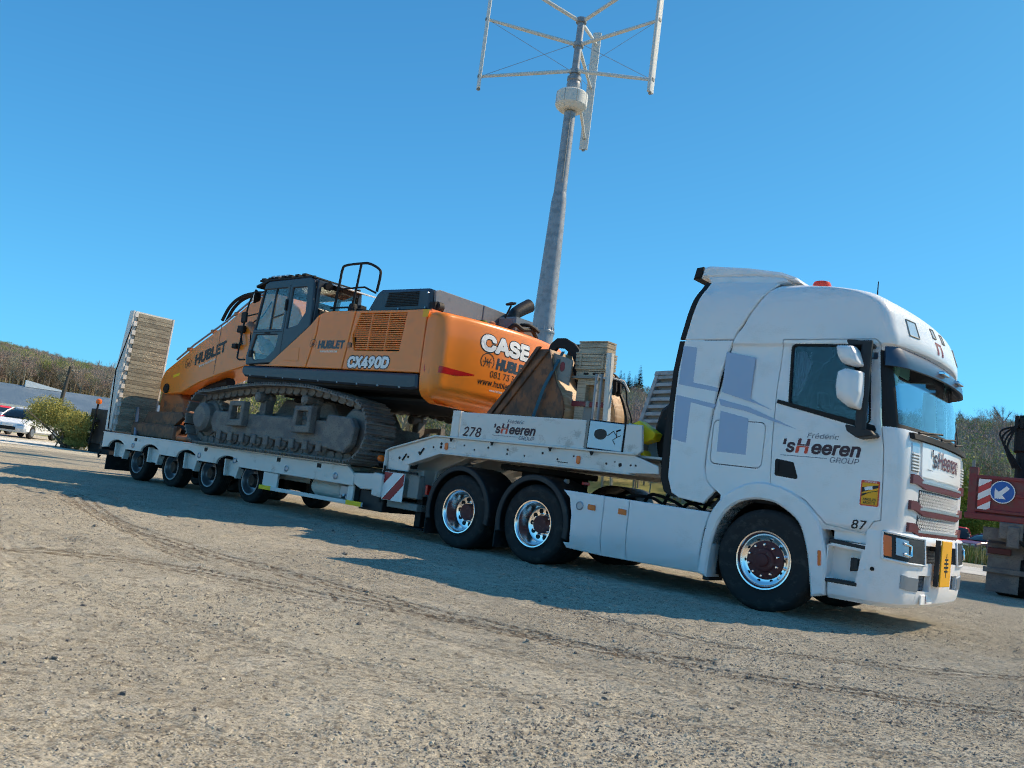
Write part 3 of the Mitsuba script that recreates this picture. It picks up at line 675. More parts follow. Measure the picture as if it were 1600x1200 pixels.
for y0, y1 in ((.27, .44), (2.06, 2.23)):
    k = put(TR + '__air_intake', front_strip(y0, y1, lambda y: 1.62, lambda y: 1.80, -.01, .008, 6), 'grey_steel')
    for z in np.arange(1.63, 1.79, .032):
        put(k + '__slat', front_strip(y0, y1, lambda y: z, lambda y: z + .014, 0, .02, 6), 'white_paint')
    put(TR + '__air_intake_cap', front_strip(y0, y1, lambda y: 1.81, lambda y: 1.90, -.01, .01, 6), 'alu')
put(TR + '__front_panel', front_strip(.5, 2.0, lambda y: 1.585, lambda y: 1.93, -.01, .02, 16), 'white_paint', 30)
g = text_shape("Heeren", .115, True, .16); g0 = text_shape("'s", .115, True, .16)
def on_front(y_start, z0, lift=.024):
    return lambda u, v, w: np.array([(cab_front(y_start + a, z0 + b) + lift + c * .5, y_start + a, z0 + b) for a, b, c in zip(u, v, w)])
s = 1.02 / (width(g) + width(g0) + .04); 
g = shapely.affinity.scale(g, s, s * 1.0, origin=(0, 0)); g0 = shapely.affinity.scale(g0, s, s, origin=(0, 0))
put(TR + '__lettering', shape_mesh(g0, 0 * np.ones(3), UX, UZ, fn=on_front(.70, 1.71)), 'logo_dark', False)
put(TR + '__lettering', shape_mesh(g, 0 * np.ones(3), UX, UZ, fn=on_front(.70 + width(g0) + .05, 1.71)), 'maroon', False)
put(TR + '__lettering', shape_mesh(shapely.box(0, 0, .95, .006), 0 * np.ones(3), UX, UZ, fn=on_front(.62, 1.665)), 'logo_grey', False)
# wipers
put(TR + '__wiper', cat([tube([(cab_front(y0, 2.0) + .05, y0, 2.01), (cab_front(y1, 2.06) + .035, y1, 2.075)], .012, 6) for y0, y1 in ((.35, 1.05), (.95, 1.6), (1.5, 2.15))] + [front_strip(.25, 2.25, lambda y: 1.94, lambda y: 2.0, -.01, .05, 16)]), 'gap_black')
# number plate, oversize board
put(TR + '__number_plate', slab([(.60, .31), (1.0, .31), (1.0, .41), (.60, .41)], 1.405, 1.42, .004, axis='x'), 'white_print')
put(TR + '__lettering', shape_mesh(text_shape('L', .075, False), (1.421, .74, .325), (0, 1, 0), UZ), 'maroon', False)
k = put(TR + '__warning_board', cat(slab([(.90, .50), (1.28, .50), (1.28, .97), (.90, .97)], 1.495, 1.51, .006, axis='x'), ), 'yellow_paint')
put(k + '__mark', cat([slab([(y - h / 2, z - .009), (y + h / 2, z - .009), (y + h / 2, z + .009), (y - h / 2, z + .009)], 1.509, 1.512, 0, axis='x') for y, z, h in ((1.09, .70, .16), (1.09, .74, .16), (1.05, .66, .05), (1.13, .66, .05), (1.05, .78, .05), (1.13, .78, .05))] + [slab([(1.08, .60), (1.10, .60), (1.10, .84), (1.08, .84)], 1.5092, 1.5122, 0, axis='x')]), 'black_print')
put(k + '__bracket', cat(box(1.36, 1.495, 1.0, 1.04, .55, .62), box(1.36, 1.495, 1.0, 1.04, .85, .92), box(1.45, 1.495, .87, .895, .50, .97, .004)), 'black_plastic')
# mirrors
arm = put(TR + '__mirror_arm', cat(slab(rounded([(.80, 2.0), (1.06, 1.95), (1.10, 1.9), (.93, 1.87), (.83, 1.93)], .015), -.2, .01, .01), box(.9, 1.0, -.2, -.12, 1.9, 2.85, .02), slab(rounded([(.74, 2.86), (.98, 2.84), (1.0, 2.79), (.92, 2.80), (.78, 2.80)], .015), -.2, .0, .01)), 'black_plastic')
for P in ([(.69, 2.78), (.86, 2.775), (.91, 2.70), (.955, 2.575), (.86, 2.575), (.76, 2.60), (.72, 2.66)], [(.73, 2.52), (.80, 2.55), (.96, 2.52), (.97, 2.3), (.955, 2.14), (.85, 2.16), (.74, 2.24), (.72, 2.36)]):
    P = np.array(P); R_ = rounded(P, .02)
    c = R_.mean(0)
    rings = []
    for y, s_ in ((-.14, .95), (-.2, 1.0), (-.28, .98), (-.33, .9), (-.355, .72), (-.362, .4)): rings.append(np.c_[c[0] + (R_[:, 0] - c[0]) * s_, np.full(len(R_), y), c[1] + (R_[:, 1] - c[1]) * s_])
    k = put(TR + '__mirror', loft(rings), 'white_paint', 40)
    put(k + '__back', slab(R_ - (.02, 0), -.15, -.1, .01), 'gap_black')
armf = put(TR + '__mirror_arm', cat(box(.9, 1.0, 2.62, 2.7, 1.9, 2.85, .02), box(.8, 1.0, 2.5, 2.7, 1.92, 1.99), box(.78, .98, 2.5, 2.7, 2.8, 2.86), ), 'black_plastic')
put(TR + '__mirror', box(.72, .96, 2.6, 2.84, 2.15, 2.76, .05), 'white_paint')
# skirts
SK = [(-2.70, .99), (-2.59, .90), (-2.54, .7), (-2.53, .5), (-2.54, .355), (-2.64, .345), (-2.6, .28), (-2.05, .26), (-.745, .27), (-.74, .5), (-.715, .75), (-.66, .955)]
SKP = Polygon(SK)
for a, b in ((-3, -2.075), (-2.067, -1.717), (-1.709, 0)):
    q = SKP.intersection(shapely.box(a, 0, b, 2))
    m = slab(np.array(q.exterior.coords)[:-1], .0, .03, .008).subdivide().subdivide()
    v = m.vertices; v[:, 1] += np.clip((.50 - v[:, 2]) / .24, 0, 1) ** 1.6 * .07
    m.vertices = v
    put(TR + '__side_skirt', m, 'white_paint', 40)
    mf_ = flipy(m); put(TR + '__side_skirt', mf_, 'white_paint', 40)
for x, z in ((-2.235, .82), (-1.79, .82)):
    k = put(TR + '__side_marker', slab(rounded([(x - .055, z + .035), (x + .055, z + .03), (x + .055, z - .035), (x - .055, z - .03)], .01), -.022, .0, .006), 'amber')
put(TR + '__badge', lathe([(.055, .0), (.055, -.006), (.045, -.012), (.042, -.004), (.0, -.004)], (-2.42, 0.0, .82), (0, 1, 0), 24), 'steel_rim')
# rear mudguards
for X, endz in ((-3.165, .36), (-4.495, .30)):
    t = np.radians(np.linspace(-12, 196, 30)); Rm = .60
    O = [(X + Rm * math.cos(a), .505 + (Rm + .03) * math.sin(a)) for a in t]; I = [(X + (Rm - .075) * math.cos(a), .505 + (Rm - .045) * math.sin(a)) for a in t]
    O2 = [(X + (Rm - .02) * math.cos(a), .505 + (Rm + .012) * math.sin(a)) for a in t]; 
    for y0, y1, q in ((-.005, .03, O + I[::-1]), (2.47, 2.505, O + I[::-1])):
        k = put(TR + '__mudguard', slab(q, y0, y1, .01), 'black_plastic', 40)
        ya, yb = (.02, .66) if y0 < 1 else (1.84, 2.48)
        top = [(p[0], p[1]) for p in O]; bot = [(X + (Rm - .012) * math.cos(a), .505 + (Rm + .018) * math.sin(a)) for a in t]
        put(k + '__cover', slab(top + bot[::-1], ya, yb, .004), 'black_plastic', 40)
        put(k + '__flap', box(X - Rm - .03, X - Rm - .01, ya + .02, yb, .12, .5, .004), 'rubber')
put(TR + '__tail_lamp', cat(box(-5.19, -5.15, .03, .12, .66, .80, .01), box(-5.19, -5.15, 2.38, 2.47, .66, .80, .01)), 'red_lens')
put(TR + '__reversing_lamp', cyl((-5.2, .3, .47), (-5.15, .3, .47), .05, n=16), 'alu')
# frame, fifth wheel, tanks, clutter on the catwalk
fr = [box(-5.1, 1.05, y, y + .09, .68, .95, .01) for y in (.84, 1.57)] + [box(x - .06, x + .06, .84, 1.66, .7, .9) for x in (-5.0, -3.9, -2.6, -1.2, .6)]
put(TR + '__frame', cat(fr), 'gap_black')
put(TR + '__axle', cat([cyl((X, .3, .5), (X, 2.2, .5), .09, n=14) for X in (0, -3.165, -4.495)] + [lathe([(.0, -.22), (.2, -.15), (.24, 0), (.2, .15), (.0, .22)], (X, 1.25, .5), (0, 1, 0), 18) for X in (-3.165, -4.495)]), 'gap_black')
put(TR + '__fuel_tank', cat(box(-2.5, -.8, .12, .72, .30, .84, .06), box(-2.45, -.8, 1.8, 2.38, .30, .84, .06)), 'black_plastic')
put(TR + '__catwalk', cat(box(-2.6, -.75, .1, 2.4, .90, .955, .008), slab([(-.70, 1.02), (-.52, 1.22), (-.40, 1.19), (-.6, .96)], .06, .3, .01)), 'gap_black')
hose = []
for i in range(5):
    x0 = -2.1 + .22 * i; hose.append(tube(bez([(x0, .5 + .1 * i, .96), (x0 + .1, .5 + .1 * i, 1.02 + .05 * (i % 3)), (x0 + .35, .55 + .1 * i, 1.03), (x0 + .5, .6 + .1 * i, .96)], 6), .022, 6))
put(TR + '__air_hose', cat(hose), 'gap_black')
put(TR + '__cable_coil', cat([tube([(-.86 - .01 * i + .0, .55 + .3 * i + .13 * math.cos(t), 1.75 + .25 * math.sin(t * 1.0) + .02 * t) for t in np.linspace(0, 12.5, 50)], .016, 5) for i in range(2)]), 'gap_black')
put(TR + '__spare_coupling', cat(slab(rounded([(-1.40, 1.10), (-1.28, 1.08), (-1.28, 2.30), (-1.50, 2.26), (-1.68, 2.12), (-1.74, 1.9), (-1.68, 1.6), (-1.5, 1.2)], .05), .40, 1.0, .05)), 'gap_black')
k = put(TR + '__fifth_wheel', cat(slab([(-4.3, .6), (-4.3, 1.9), (-3.6, 1.9), (-3.3, 1.6), (-3.3, .9), (-3.6, .6)], 1.16, 1.24, .01, axis='z'), box(-4.1, -3.5, .84, .95, .95, 1.17), box(-4.1, -3.5, 1.55, 1.66, .95, 1.17)), 'gap_black')
put(TR + '__work_lamp', cat(cyl((-2.95, .35, 1.10), (-2.9, .35, 1.10), .03, n=12)), 'alu')
put(TR + '__rear_reflector', cat(box(-2.72, -2.60, .4, .42, 1.08, 1.12, .006)), 'red_lens')
# decals on the near side
def bar(pts): return Polygon(pts)
HB = [[(-1.21, 2.83), (-1.03, 2.81), (-1.035, 2.40), (-.80, 2.365), (-.71, 2.345), (-.71, 2.30), (-1.22, 2.375)],
      [(-.655, 2.76), (-.30, 2.70), (-.315, 2.24), (-.04, 2.12), (-.25, 2.19), (-.66, 2.30)],
      [(-1.235, 2.25), (-.72, 2.16), (-.74, 2.11), (-1.04, 2.17), (-1.05, 1.70), (-1.225, 1.73)],
      [(-.66, 2.15), (-.36, 2.10), (-.05, 2.01), (.25, 1.93), (-.05, 2.045), (-.32, 2.145), (-.69, 2.225)]]
for p in HB: put(TR + '__stripe', slab(p, -.003, -.0005, 0), 'hatch_blue')
put(TR + '__stripe', slab([(-.655, 2.09), (-.312, 2.02), (-.305, 1.62), (-.65, 1.63)], -.003, -.0005, 0), 'hatch_blue')
SIDE = lambda x, z: ((x, 0.0, z), UX, UZ)
def logo(root, x, z, h, y=0.0, name='lettering', front=None):
    """the haulier's name: apostrophe-s, heavy slanted word, small first name above, thin rule and GROUP below"""
    a, H, r = text_shape("'s", h, True, .18, 1.05, h * .02), text_shape('H', h * 1.08, True, .18, 1.05, h * .03), text_shape('eeren', h, True, .18, 1.07, h * .025)
    o = np.array([x, y, z]); xa = 0.0; xH = width(a) + h * .18; xr = xH + width(H) + h * .1
    put(f'{root}__{name}', shape_mesh(a, o + (xa, 0, 0), UX, UZ), 'logo_dark', False)
    cutz = h * .56
    up_, lo_ = H.intersection(shapely.box(-1, cutz, 9, 9)), H.intersection(shapely.box(-1, -1, 9, cutz - h * .04))
    put(f'{root}__{name}', shape_mesh(up_, o + (xH, 0, 0), UX, UZ), 'maroon', False)
    put(f'{root}__{name}', shape_mesh(lo_, o + (xH, 0, 0), UX, UZ), 'logo_red', False)
    put(f'{root}__{name}', shape_mesh(r, o + (xr, 0, 0), UX, UZ), 'logo_dark', False)
    put(f'{root}__{name}', shape_mesh(text_shape('Frédéric', h * .42, False, .2, 1.15), o + (xH + h * .95, 0, h * 1.22), UX, UZ), 'logo_grey', False)
    e = xr + width(r); G = text_shape('GROUP', h * .44, False, .2, 1.1)
    put(f'{root}__{name}', shape_mesh(G, o + (e - width(G) - h * .05, 0, -h * .62), UX, UZ), 'logo_grey', False)
    put(f'{root}__{name}', shape_mesh(shapely.box(0, 0, e - width(G) - h * .3, h * .045), o + (h * .1, 0, -h * .35), UX, UZ), 'logo_grey', False)
    return e
h = .128
logo(d1, .075, 1.695, h)
put(d1 + '__lettering', shape_mesh(text_shape('87', .085, True, .16), (.875, 0, .985), UX, UZ), 'black_print', False)
st_ = put(d1 + '__blind_spot_sticker', slab(rounded([(.95, 1.47), (1.13, 1.47), (1.13, 1.22), (.95, 1.22)], .015), -.003, -.0005, 0), 'logo_red')
def dec(p, m, l): put(d1 + '__blind_spot_mark', slab(p, -l - .001, -l, 0), m)
dec([(.962, 1.445), (1.118, 1.445), (1.118, 1.232), (.962, 1.232)], 'yellow_paint', .003)
dec([(.962, 1.40), (.962, 1.35), (1.118, 1.405), (1.118, 1.43)], 'black_print', .0042)
dec([(.985, 1.40), (1.06, 1.42), (1.065, 1.385), (.99, 1.37)], 'white_print', .0054)
dec([(.962, 1.335), (.962, 1.31), (1.05, 1.36), (1.118, 1.38), (1.118, 1.372)], 'black_print', .0042)
for s, z, hh, m in (('ATTENTION', 1.45, .014, 'white_print'), ('ANGLES', 1.272, .024, 'black_print'), ('MORTS', 1.24, .024, 'black_print')):
    g = text_shape(s, hh, True); put(d1 + '__blind_spot_mark', shape_mesh(g, (1.04 - width(g) / 2, 0, z), UX, UZ, .001, .0048), m, False)
tag(TR, 'white lorry tractor unit with blue-grey H stripes and dark red lettering on its door', 'truck')
# ------------------------------------------------------------------ the lowbed trailer
TL = 'lowbed_trailer'
AXX = [-10.13, -11.55, -12.97, -14.40]
YN, YF = -.12, 2.62                                  # near and far side of the deck
# side rail with wheel arches
top, bot = .935, .64
low = [(-6.62, .62)]
for X in AXX:
    for a in np.radians(np.linspace(8, 172, 11)): low.append((X + .39 * math.cos(a), .61 + .20 * math.sin(a)))
rail_poly = [(-15.06, top), (-6.78, top - .02), (-6.62, .80), (-6.62, .63)] + low[1:] + [(-15.06, .61)]
for y0, y1 in ((YN, YN + .05), (YF - .05, YF)):
    k = put(TL + '__side_rail', slab(rail_poly[::-1], y0, y1, .008), 'trailer_white')
    put(k + '__edge', box(-15.06, -6.8, y0 - .015, y1 + .015, top - .012, top + .012, .004), 'trailer_white')
for X in AXX:
    for y0, y1 in ((YN + .05, .62), (1.88, YF - .05)):
        t = np.radians(np.linspace(0, 180, 13))
        O = [(X + .40 * math.cos(a), .61 + .215 * math.sin(a)) for a in t]; I = [(X + .385 * math.cos(a), .61 + .20 * math.sin(a)) for a in t]
        put(TL + '__wheel_arch', slab(O + I[::-1], y0, y1, .003), 'black_plastic', 40)
# deck planks and frame
for i in range(12):
    y = YN + .06 + i * .218
    put(TL + '__deck_plank', box(-15.0, -6.8, y, y + .208, .86, .915 + .004 * (i % 2), .006), 'plank_wood_dark' if i % 3 else 'plank_wood')
put(TL + '__chassis', cat(box(-15.0, -6.3, .9, 1.1, .5, .86, .01), box(-15.0, -6.3, 1.4, 1.6, .5, .86, .01), *[box(x, x + .08, .0, 2.5, .70, .86, .005) for x in np.arange(-14.9, -6.5, .71)]), 'trailer_white')
for x in (-13.6, -10.9, -8.6, -7.5): put(TL + '__lashing_slot', box(x - .05, x + .05, YN - .006, YN + .02, .83, .90, .003), 'gap_black')
for x in (-13.68, -9.9, -8.35, -7.05, -11.1): 
    k = put(TL + '__lashing_ring', lathe([(.05, 0), (.055, -.012), (.04, -.016), (.03, -.006), (.0, -.006)], (x, YN, .74), (0, 1, 0), 18), 'steel_rim')
# wheels
ty, rm = wheel_parts(.415, .255, .30, .12, 0, 40)
wp = {None: (ty, 'rubber'), 'rim': (rm, 'steel_rim'), 'hub': (lathe([(.13, .13), (.13, .06), (.1, .03), (.0, .03)], (0, 0, 0), (0, 1, 0), 26), 'black_plastic'), 'wheel_nut': (nuts(.17, .125, .095, 10, .013), 'steel_rim')}
for X in AXX:
    put_wheel(TL + '__wheel', wp, (X, .40, .41), X)
    put_wheel(TL + '__wheel', wp, (X, 2.10, .41), X, far=True)
    put(TL + '__axle', cat(cyl((X, .7, .42), (X, 1.8, .42), .075, n=14), box(X - .3, X + .3, .95, 1.05, .3, .62), box(X - .3, X + .3, 1.45, 1.55, .3, .62)), 'gap_black')
for X in AXX:
    for y in (-.06, 2.50):
        br = [(X - .22, .74), (X + .26, .70), (X + .18, .44), (X - .20, .46)]
        put(TL + '__spring_bracket', cat(slab(br, y + .10, y + .13, .006), slab([(X - .23, .75), (X - .19, .75), (X - .17, .45), (X - .21, .45)], y + .02, y + .14, .005), slab([(X + .24, .71), (X + .28, .71), (X + .20, .43), (X + .16, .43)], y + .02, y + .14, .005)), 'trailer_white')
put(TL + '__mud_flap', cat(box(-15.12, -15.09, .05, .75, .14, .46, .004)), 'rubber'); put(TL + '__mud_flap', box(-15.12, -15.09, 1.75, 2.45, .14, .46, .004), 'rubber')
put(TL + '__rear_bumper', cat(box(-15.2, -15.08, -.1, 2.6, .56, .72, .01)), 'black_plastic')
for y in (-.02, 2.45):
    put(TL + '__tail_lamp', box(-15.24, -15.18, y, y + .16, .60, .70, .006), 'red_lens')
put(TL + '__rear_hook', cat(tube([(-15.2, -.06, .5), (-15.28, -.06, .44), (-15.25, -.06, .38), (-15.18, -.06, .42)], .02, 6)), 'gap_black')
# under-run side guard, tanks, box
k = put(TL + '__side_guard', box(-9.05, -6.35, YN, YN + .03, .335, .40, .006), 'trailer_white')
for x0, x1 in ((-9.05, -8.72), (-6.72, -6.36)): put(k + '__warning_plate', box(x0, x1, YN - .008, YN + .01, .335, .405, .003), 'yellow_dirty')
put(TL + '__side_guard_post', box(-9.02, -8.60, YN + .03, YN + .07, .38, .63, .005), 'trailer_white'); put(TL + '__side_guard_post', box(-6.75, -6.62, YN + .03, YN + .07, .38, .63, .005), 'trailer_white')
put(TL + '__air_tank', cat(lathe([(.0, 0), (.13, .03), (.16, .09), (.16, .75), (.13, .81), (.0, .84)], (-8.1, .35, .52), (1, 0, 0), 20)), 'trailer_white')
put(TL + '__valve_block', cat(box(-7.1, -6.8, .05, .2, .45, .6), *[cyl((-7.05 + .07 * i, .03, .43 + .03 * (i % 2)), (-7.05 + .07 * i, .2, .43), .025, n=10) for i in range(4)]), 'steel_rim')
put(TL + '__pallet_box', box(-8.5, -6.3, .5, 2.1, .30, .62, .01), 'gap_black')
put(TL + '__front_coupling', slab([(-6.66, .83), (-6.2, .86), (-6.1, .80), (-6.1, .62), (-6.45, .60), (-6.62, .66)], YN + .02, .45, .012), 'trailer_white')
put(TL + '__hinge_block', slab(rounded([(-6.16, .88), (-5.96, .86), (-5.96, .52), (-6.16, .54)], .02), YN - .01, .22, .01), 'trailer_white')
put(TL + '__tool_crate', box(-6.55, -6.02, .0, 2.4, .30, .60, .01), 'black_plastic')
# gooseneck
GN = [(-6.0, .92), (-6.04, 1.22), (-5.95, 1.26), (-5.07, 1.50), (-1.72, 1.50), (-1.38, 1.40), (-1.36, 1.31), (-1.75, 1.285), (-4.93, 1.285), (-5.55, 1.07), (-5.58, .92)]
for y0, y1 in ((.0, .035), (2.465, 2.5)):
    k = put(TL + '__gooseneck_beam', slab(GN, y0, y1, .005), 'trailer_white')
    ya, yb = (-.045, .12) if y0 < 1 else (2.38, 2.545)
    fl = [(-6.04, 1.225), (-5.95, 1.262), (-5.07, 1.502), (-1.70, 1.502)]
    put(k + '__flange', slab(fl + [(x, z + .022) for x, z in fl][::-1], ya, yb, .004), 'trailer_white')
    fl = [(-5.58, 1.05), (-4.93, 1.265), (-1.75, 1.265)]
    put(k + '__lower_flange', slab(fl + [(x, z + .02) for x, z in fl][::-1], ya + .02, yb, .004), 'trailer_white')
    put(k + '__end_plate', box(-6.07, -6.04, ya, yb + .3 if y0 < 1 else yb, .9, 1.24, .004), 'trailer_white')
pl = [(-5.98, 1.24), (-5.07, 1.485), (-1.36, 1.485)]
put(TL + '__gooseneck_floor', slab(pl + [(x, z + .03) for x, z in pl][::-1], .14, 2.36, .004), 'trailer_white')
put(TL + '__gooseneck_spine', cat(slab([(-6.0, .9), (-5.9, 1.2), (-5.05, 1.46), (-1.4, 1.46), (-1.4, 1.28), (-4.9, 1.26), (-5.5, 1.02), (-5.55, .7), (-6.0, .7)], .55, .75, .008), slab([(-6.0, .9), (-5.9, 1.2), (-5.05, 1.46), (-1.4, 1.46), (-1.4, 1.28), (-4.9, 1.26), (-5.5, 1.02), (-5.55, .7), (-6.0, .7)], 1.75, 1.95, .008), box(-6.1, -5.55, .3, 2.2, .55, 1.0, .02)), 'trailer_white')
for x, z, r in [(-5.78, 1.14, .022), (-5.6, 1.17, .02), (-5.38, 1.25, .018), (-5.1, 1.35, .016), (-4.95, 1.41, .022), (-4.95, 1.36, .022), (-4.5, 1.42, .012), (-4.3, 1.37, .012), (-4.05, 1.42, .016), (-3.7, 1.42, .016), (-3.7, 1.36, .014), (-3.4, 1.36, .012), (-3.1, 1.42, .016), (-2.85, 1.36, .014), (-2.6, 1.42, .012), (-2.1, 1.37, .014), (-1.98, 1.40, .01), (-1.9, 1.37, .024), (-1.75, 1.38, .012), (-1.68, 1.38, .012)]:
    put(TL + '__bolt_hole', lathe([(r, .0), (r, -.004), (r * .7, -.0055), (.0, -.0055)], (x, 0, z), (0, 1, 0), 12), 'gap_black')
for x, z in ((-5.68, 1.16), (-5.33, 1.27)): put(TL + '__lashing_eye', slab(rounded([(x - .05, z - .05), (x - .02, z - .06), (x + .06, z + .05), (x + .03, z + .06)], .012), -.012, .0, .004), 'gap_black')
for x in (-4.84, -2.52): put(TL + '__side_marker', slab(rounded([(x - .03, 1.43), (x + .03, 1.43), (x + .03, 1.33), (x - .03, 1.33)], .02), -.02, .0, .006), 'amber')
for x in (-4.72, -3.95, -2.95, -2.3): put(TL + '__side_hook', slab([(x - .03, 1.50), (x + .03, 1.50), (x + .012, 1.45), (x - .012, 1.45)], -.06, -.045, .003), 'gap_black')
put(TL + '__serial_label', slab([(-2.85, 1.325), (-2.68, 1.325), (-2.68, 1.335), (-2.85, 1.335)], -.003, -.0005, 0), 'black_print')
put(TL + '__rear_marker_lamp', cat(lathe([(.0, -.02), (.045, -.02), (.05, .0), (.045, .05), (.0, .06)], (-6.12, -.05, 1.10), (-1, 0, 0), 16)), 'amber')
# boards round the gooseneck load
def board(x0, x1, z0, z1, y, m, key): return put(key, slab([(x0, z0), (x1, z0), (x1, z1), (x0, z1)], y, y + .03, .004), m)
b1 = board(-4.64, -2.47, 1.525, 1.885, .0, 'trailer_white', TL + '__side_board')
board(-4.64, -2.47, 1.525, 1.885, 2.47, 'trailer_white', TL + '__side_board')
put(TL + '__front_board', box(-1.88, -1.85, .05, 2.45, 1.525, 1.885), 'trailer_white'); put(TL + '__rear_board', box(-4.80, -4.76, .05, 2.45, 1.525, 1.885), 'trailer_white')
for y in (-.01, 2.43): put(TL + '__board_post', box(-4.80, -4.65, y, y + .08, 1.36, 1.90, .008), 'trailer_white')
put(TL + '__board_post', box(-2.465, -2.42, -.006, .07, 1.50, 1.89, .005), 'grey_steel')
tb = put(TL + '__tool_locker', slab([(-2.415, 1.545), (-1.905, 1.525), (-1.895, 1.86), (-2.405, 1.885)], -.014, .35, .006), 'alu')
put(tb + '__seal', slab([(-2.43, 1.53), (-1.89, 1.51), (-1.88, 1.875), (-2.42, 1.90)], -.006, .3, .005), 'gap_black')
put(tb + '__emblem', slab(smoothed([(-2.30, 1.78), (-2.17, 1.79), (-2.12, 1.72), (-2.18, 1.65), (-2.29, 1.66), (-2.33, 1.72)], 2), -.0165, -.0138, 0), 'black_print')
put(tb + '__emblem', cat(tube([(-2.12, -.016, 1.71), (-2.04, -.016, 1.77), (-1.98, -.016, 1.70), (-2.04, -.016, 1.66), (-2.0, -.016, 1.61)], .006, 4), tube([(-1.99, -.016, 1.77), (-1.99, -.016, 1.70), (-1.93, -.016, 1.72)], .006, 4), tube([(-2.0, -.016, 1.77), (-1.94, -.016, 1.79)], .01, 4)), 'black_print')
put(TL + '__front_post', slab([(-1.885, 1.50), (-1.70, 1.50), (-1.62, 1.56), (-1.66, 1.87), (-1.88, 1.87)], .0, .05, .008), 'trailer_white')
logo(b1, -4.02, 1.635, .115)
put(b1 + '__lettering', shape_mesh(text_shape('278', .125, False, .2, 1.05, .004), (-4.57, 0, 1.555), UX, UZ), 'logo_dark', False)
# chevron board, landing leg
cb = put(TL + '__chevron_board', slab([(-5.97, .50), (-5.53, .50), (-5.53, .915), (-5.97, .915)], -.08, -.065, .003), 'white_print')
cv = Polygon([(-5.965, .505), (-5.535, .505), (-5.535, .91), (-5.965, .91)])
for s in (-.78, -.37, .04, .45):
    q = Polygon([(-6.3, .35 + s + .0), (-6.3, .53 + s), (-5.2, 1.63 + s), (-5.2, 1.45 + s)]).intersection(cv)
    if not q.is_empty and q.area > 1e-4: put(cb + '__stripe', slab(np.array(q.exterior.coords)[:-1], -.083, -.0802, 0), 'dark_red')
put(TL + '__chevron_bracket', cat(box(-6.0, -5.3, -.06, -.03, .925, .955, .004), cyl((-6.02, -.05, .45), (-6.02, -.05, 1.0), .02, n=10), *[box(-6.05, -5.99, -.09, -.03, z, z + .04, .004) for z in (.56, .82)]), 'gap_black')
put(TL + '__coupling_frame', cat(box(-5.5, -5.28, -.02, .1, .58, .92, .008), box(-5.95, -5.3, .02, 2.4, .40, .50, .01)), 'grey_steel')
put(TL + '__landing_leg', cat(box(-5.42, -5.30, .12, .24, .18, .62, .006), box(-5.58, -5.14, .02, .34, .145, .165, .003)), 'gap_black')
# loading ramps at the tail
def ramp(y0, y1, lean=.12, z1=3.66):
    z0 = .98; X = lambda z: -15.22 + lean * (z - z0) / (z1 - z0)
    k = put(TL + '__ramp', slab([(X(z0) - .03, z0), (X(z0) + .05, z0), (X(z1) + .05, z1), (X(z1) - .03, z1)], y0 + .09, y1 - .05, .004), 'trailer_white')
    for a, b in ((y0, y0 + .04), (y1 - .04, y1)):
        put(k + '__side_beam', slab([(X(z0) - .16, z0), (X(z0) + .07, z0), (X(z1) + .085, z1), (X(z1) - .08, z1), (X(2.0) - .26, 2.0)], a, b, .006), 'trailer_white')
    n = 30
    for i in range(n):
        a, b = z0 + .02 + (z1 - z0 - .05) * i / n, z0 + .02 + (z1 - z0 - .05) * (i + 1) / n - .008
        put(k + '__plank', slab([(X(a) + .05, a), (X(a) + .092, a), (X(b) + .092, b), (X(b) + .05, b)], y0 + .12 + .006 * ((i * 7) % 3), y1 - .055, .004), 'plank_wood' if (i * 5) % 3 else 'plank_wood_dark')
    for i in range(13):
        z = z0 + .15 + i * .2; put(k + '__cleat', box(X(z) + .06, X(z) + .10, y0 + .04, y0 + .125, z, z + .10, .006), 'trailer_white')
    put(k + '__chain', tube([(X(3.4) + .2 - .0, y0 - .03, 3.3), (X(2.4) - .1, y0 - .05, 2.3), (X(1.3) - .0, y0 - .02, 1.0)], .014, 5), 'gap_black')
    return k
r1 = ramp(.04, 1.02); r2 = ramp(1.95, 2.98, .35, 3.15)
put(TL + '__ramp_ram', cyl((-14.4, .25, .94), (-15.1, .55, 1.55), .035, n=12), 'steel_rim')
tag(TL, 'white four-axle lowbed trailer with raised wooden ramps and red and white chevron board', 'trailer')
# ------------------------------------------------------------------ the excavator
EX = 'excavator'
EY0, EY1, EYC = -.25, 2.75, 1.25
# --- crawler
SPC, IDC, RT = np.array((-11.08, 1.46)), np.array((-6.80, 1.46)), .43
def track_path():
    a = np.radians(np.linspace(-90, -258, 18)); left = [SPC + RT * np.array((math.cos(t), math.sin(t))) for t in a]       # bottom -> left -> top
    a = np.radians(np.linspace(80, -90, 18)); right = [IDC + RT * np.array((math.cos(t), math.sin(t))) for t in a]
    topr = bez([(-10.99, 0, 1.885), (-10.2, 0, 1.985), (-9.35, 0, 2.06), (-8.6, 0, 2.075), (-7.85, 0, 2.055), (-7.3, 0, 1.98), (-6.72, 0, 1.885)], 10)[:, [0, 2]]
    p = np.vstack([left, topr[1:-1], right, [[SPC[0], SPC[1] - RT]]])
    return p
tp = track_path(); tl_ = np.r_[0, np.cumsum(np.linalg.norm(np.diff(tp, axis=0), axis=1))]
NS = 54
def along(s):
    s = s % tl_[-1]; p = np.array([np.interp(s, tl_, tp[:, 0]), np.interp(s, tl_, tp[:, 1])])
    e = .06; q = np.array([np.interp((s + e) % tl_[-1], tl_, tp[:, 0]), np.interp((s + e) % tl_[-1], tl_, tp[:, 1])]) - np.array([np.interp((s - e) % tl_[-1], tl_, tp[:, 0]), np.interp((s - e) % tl_[-1], tl_, tp[:, 1])])
    return p, q / np.linalg.norm(q)
pt = tl_[-1] / NS
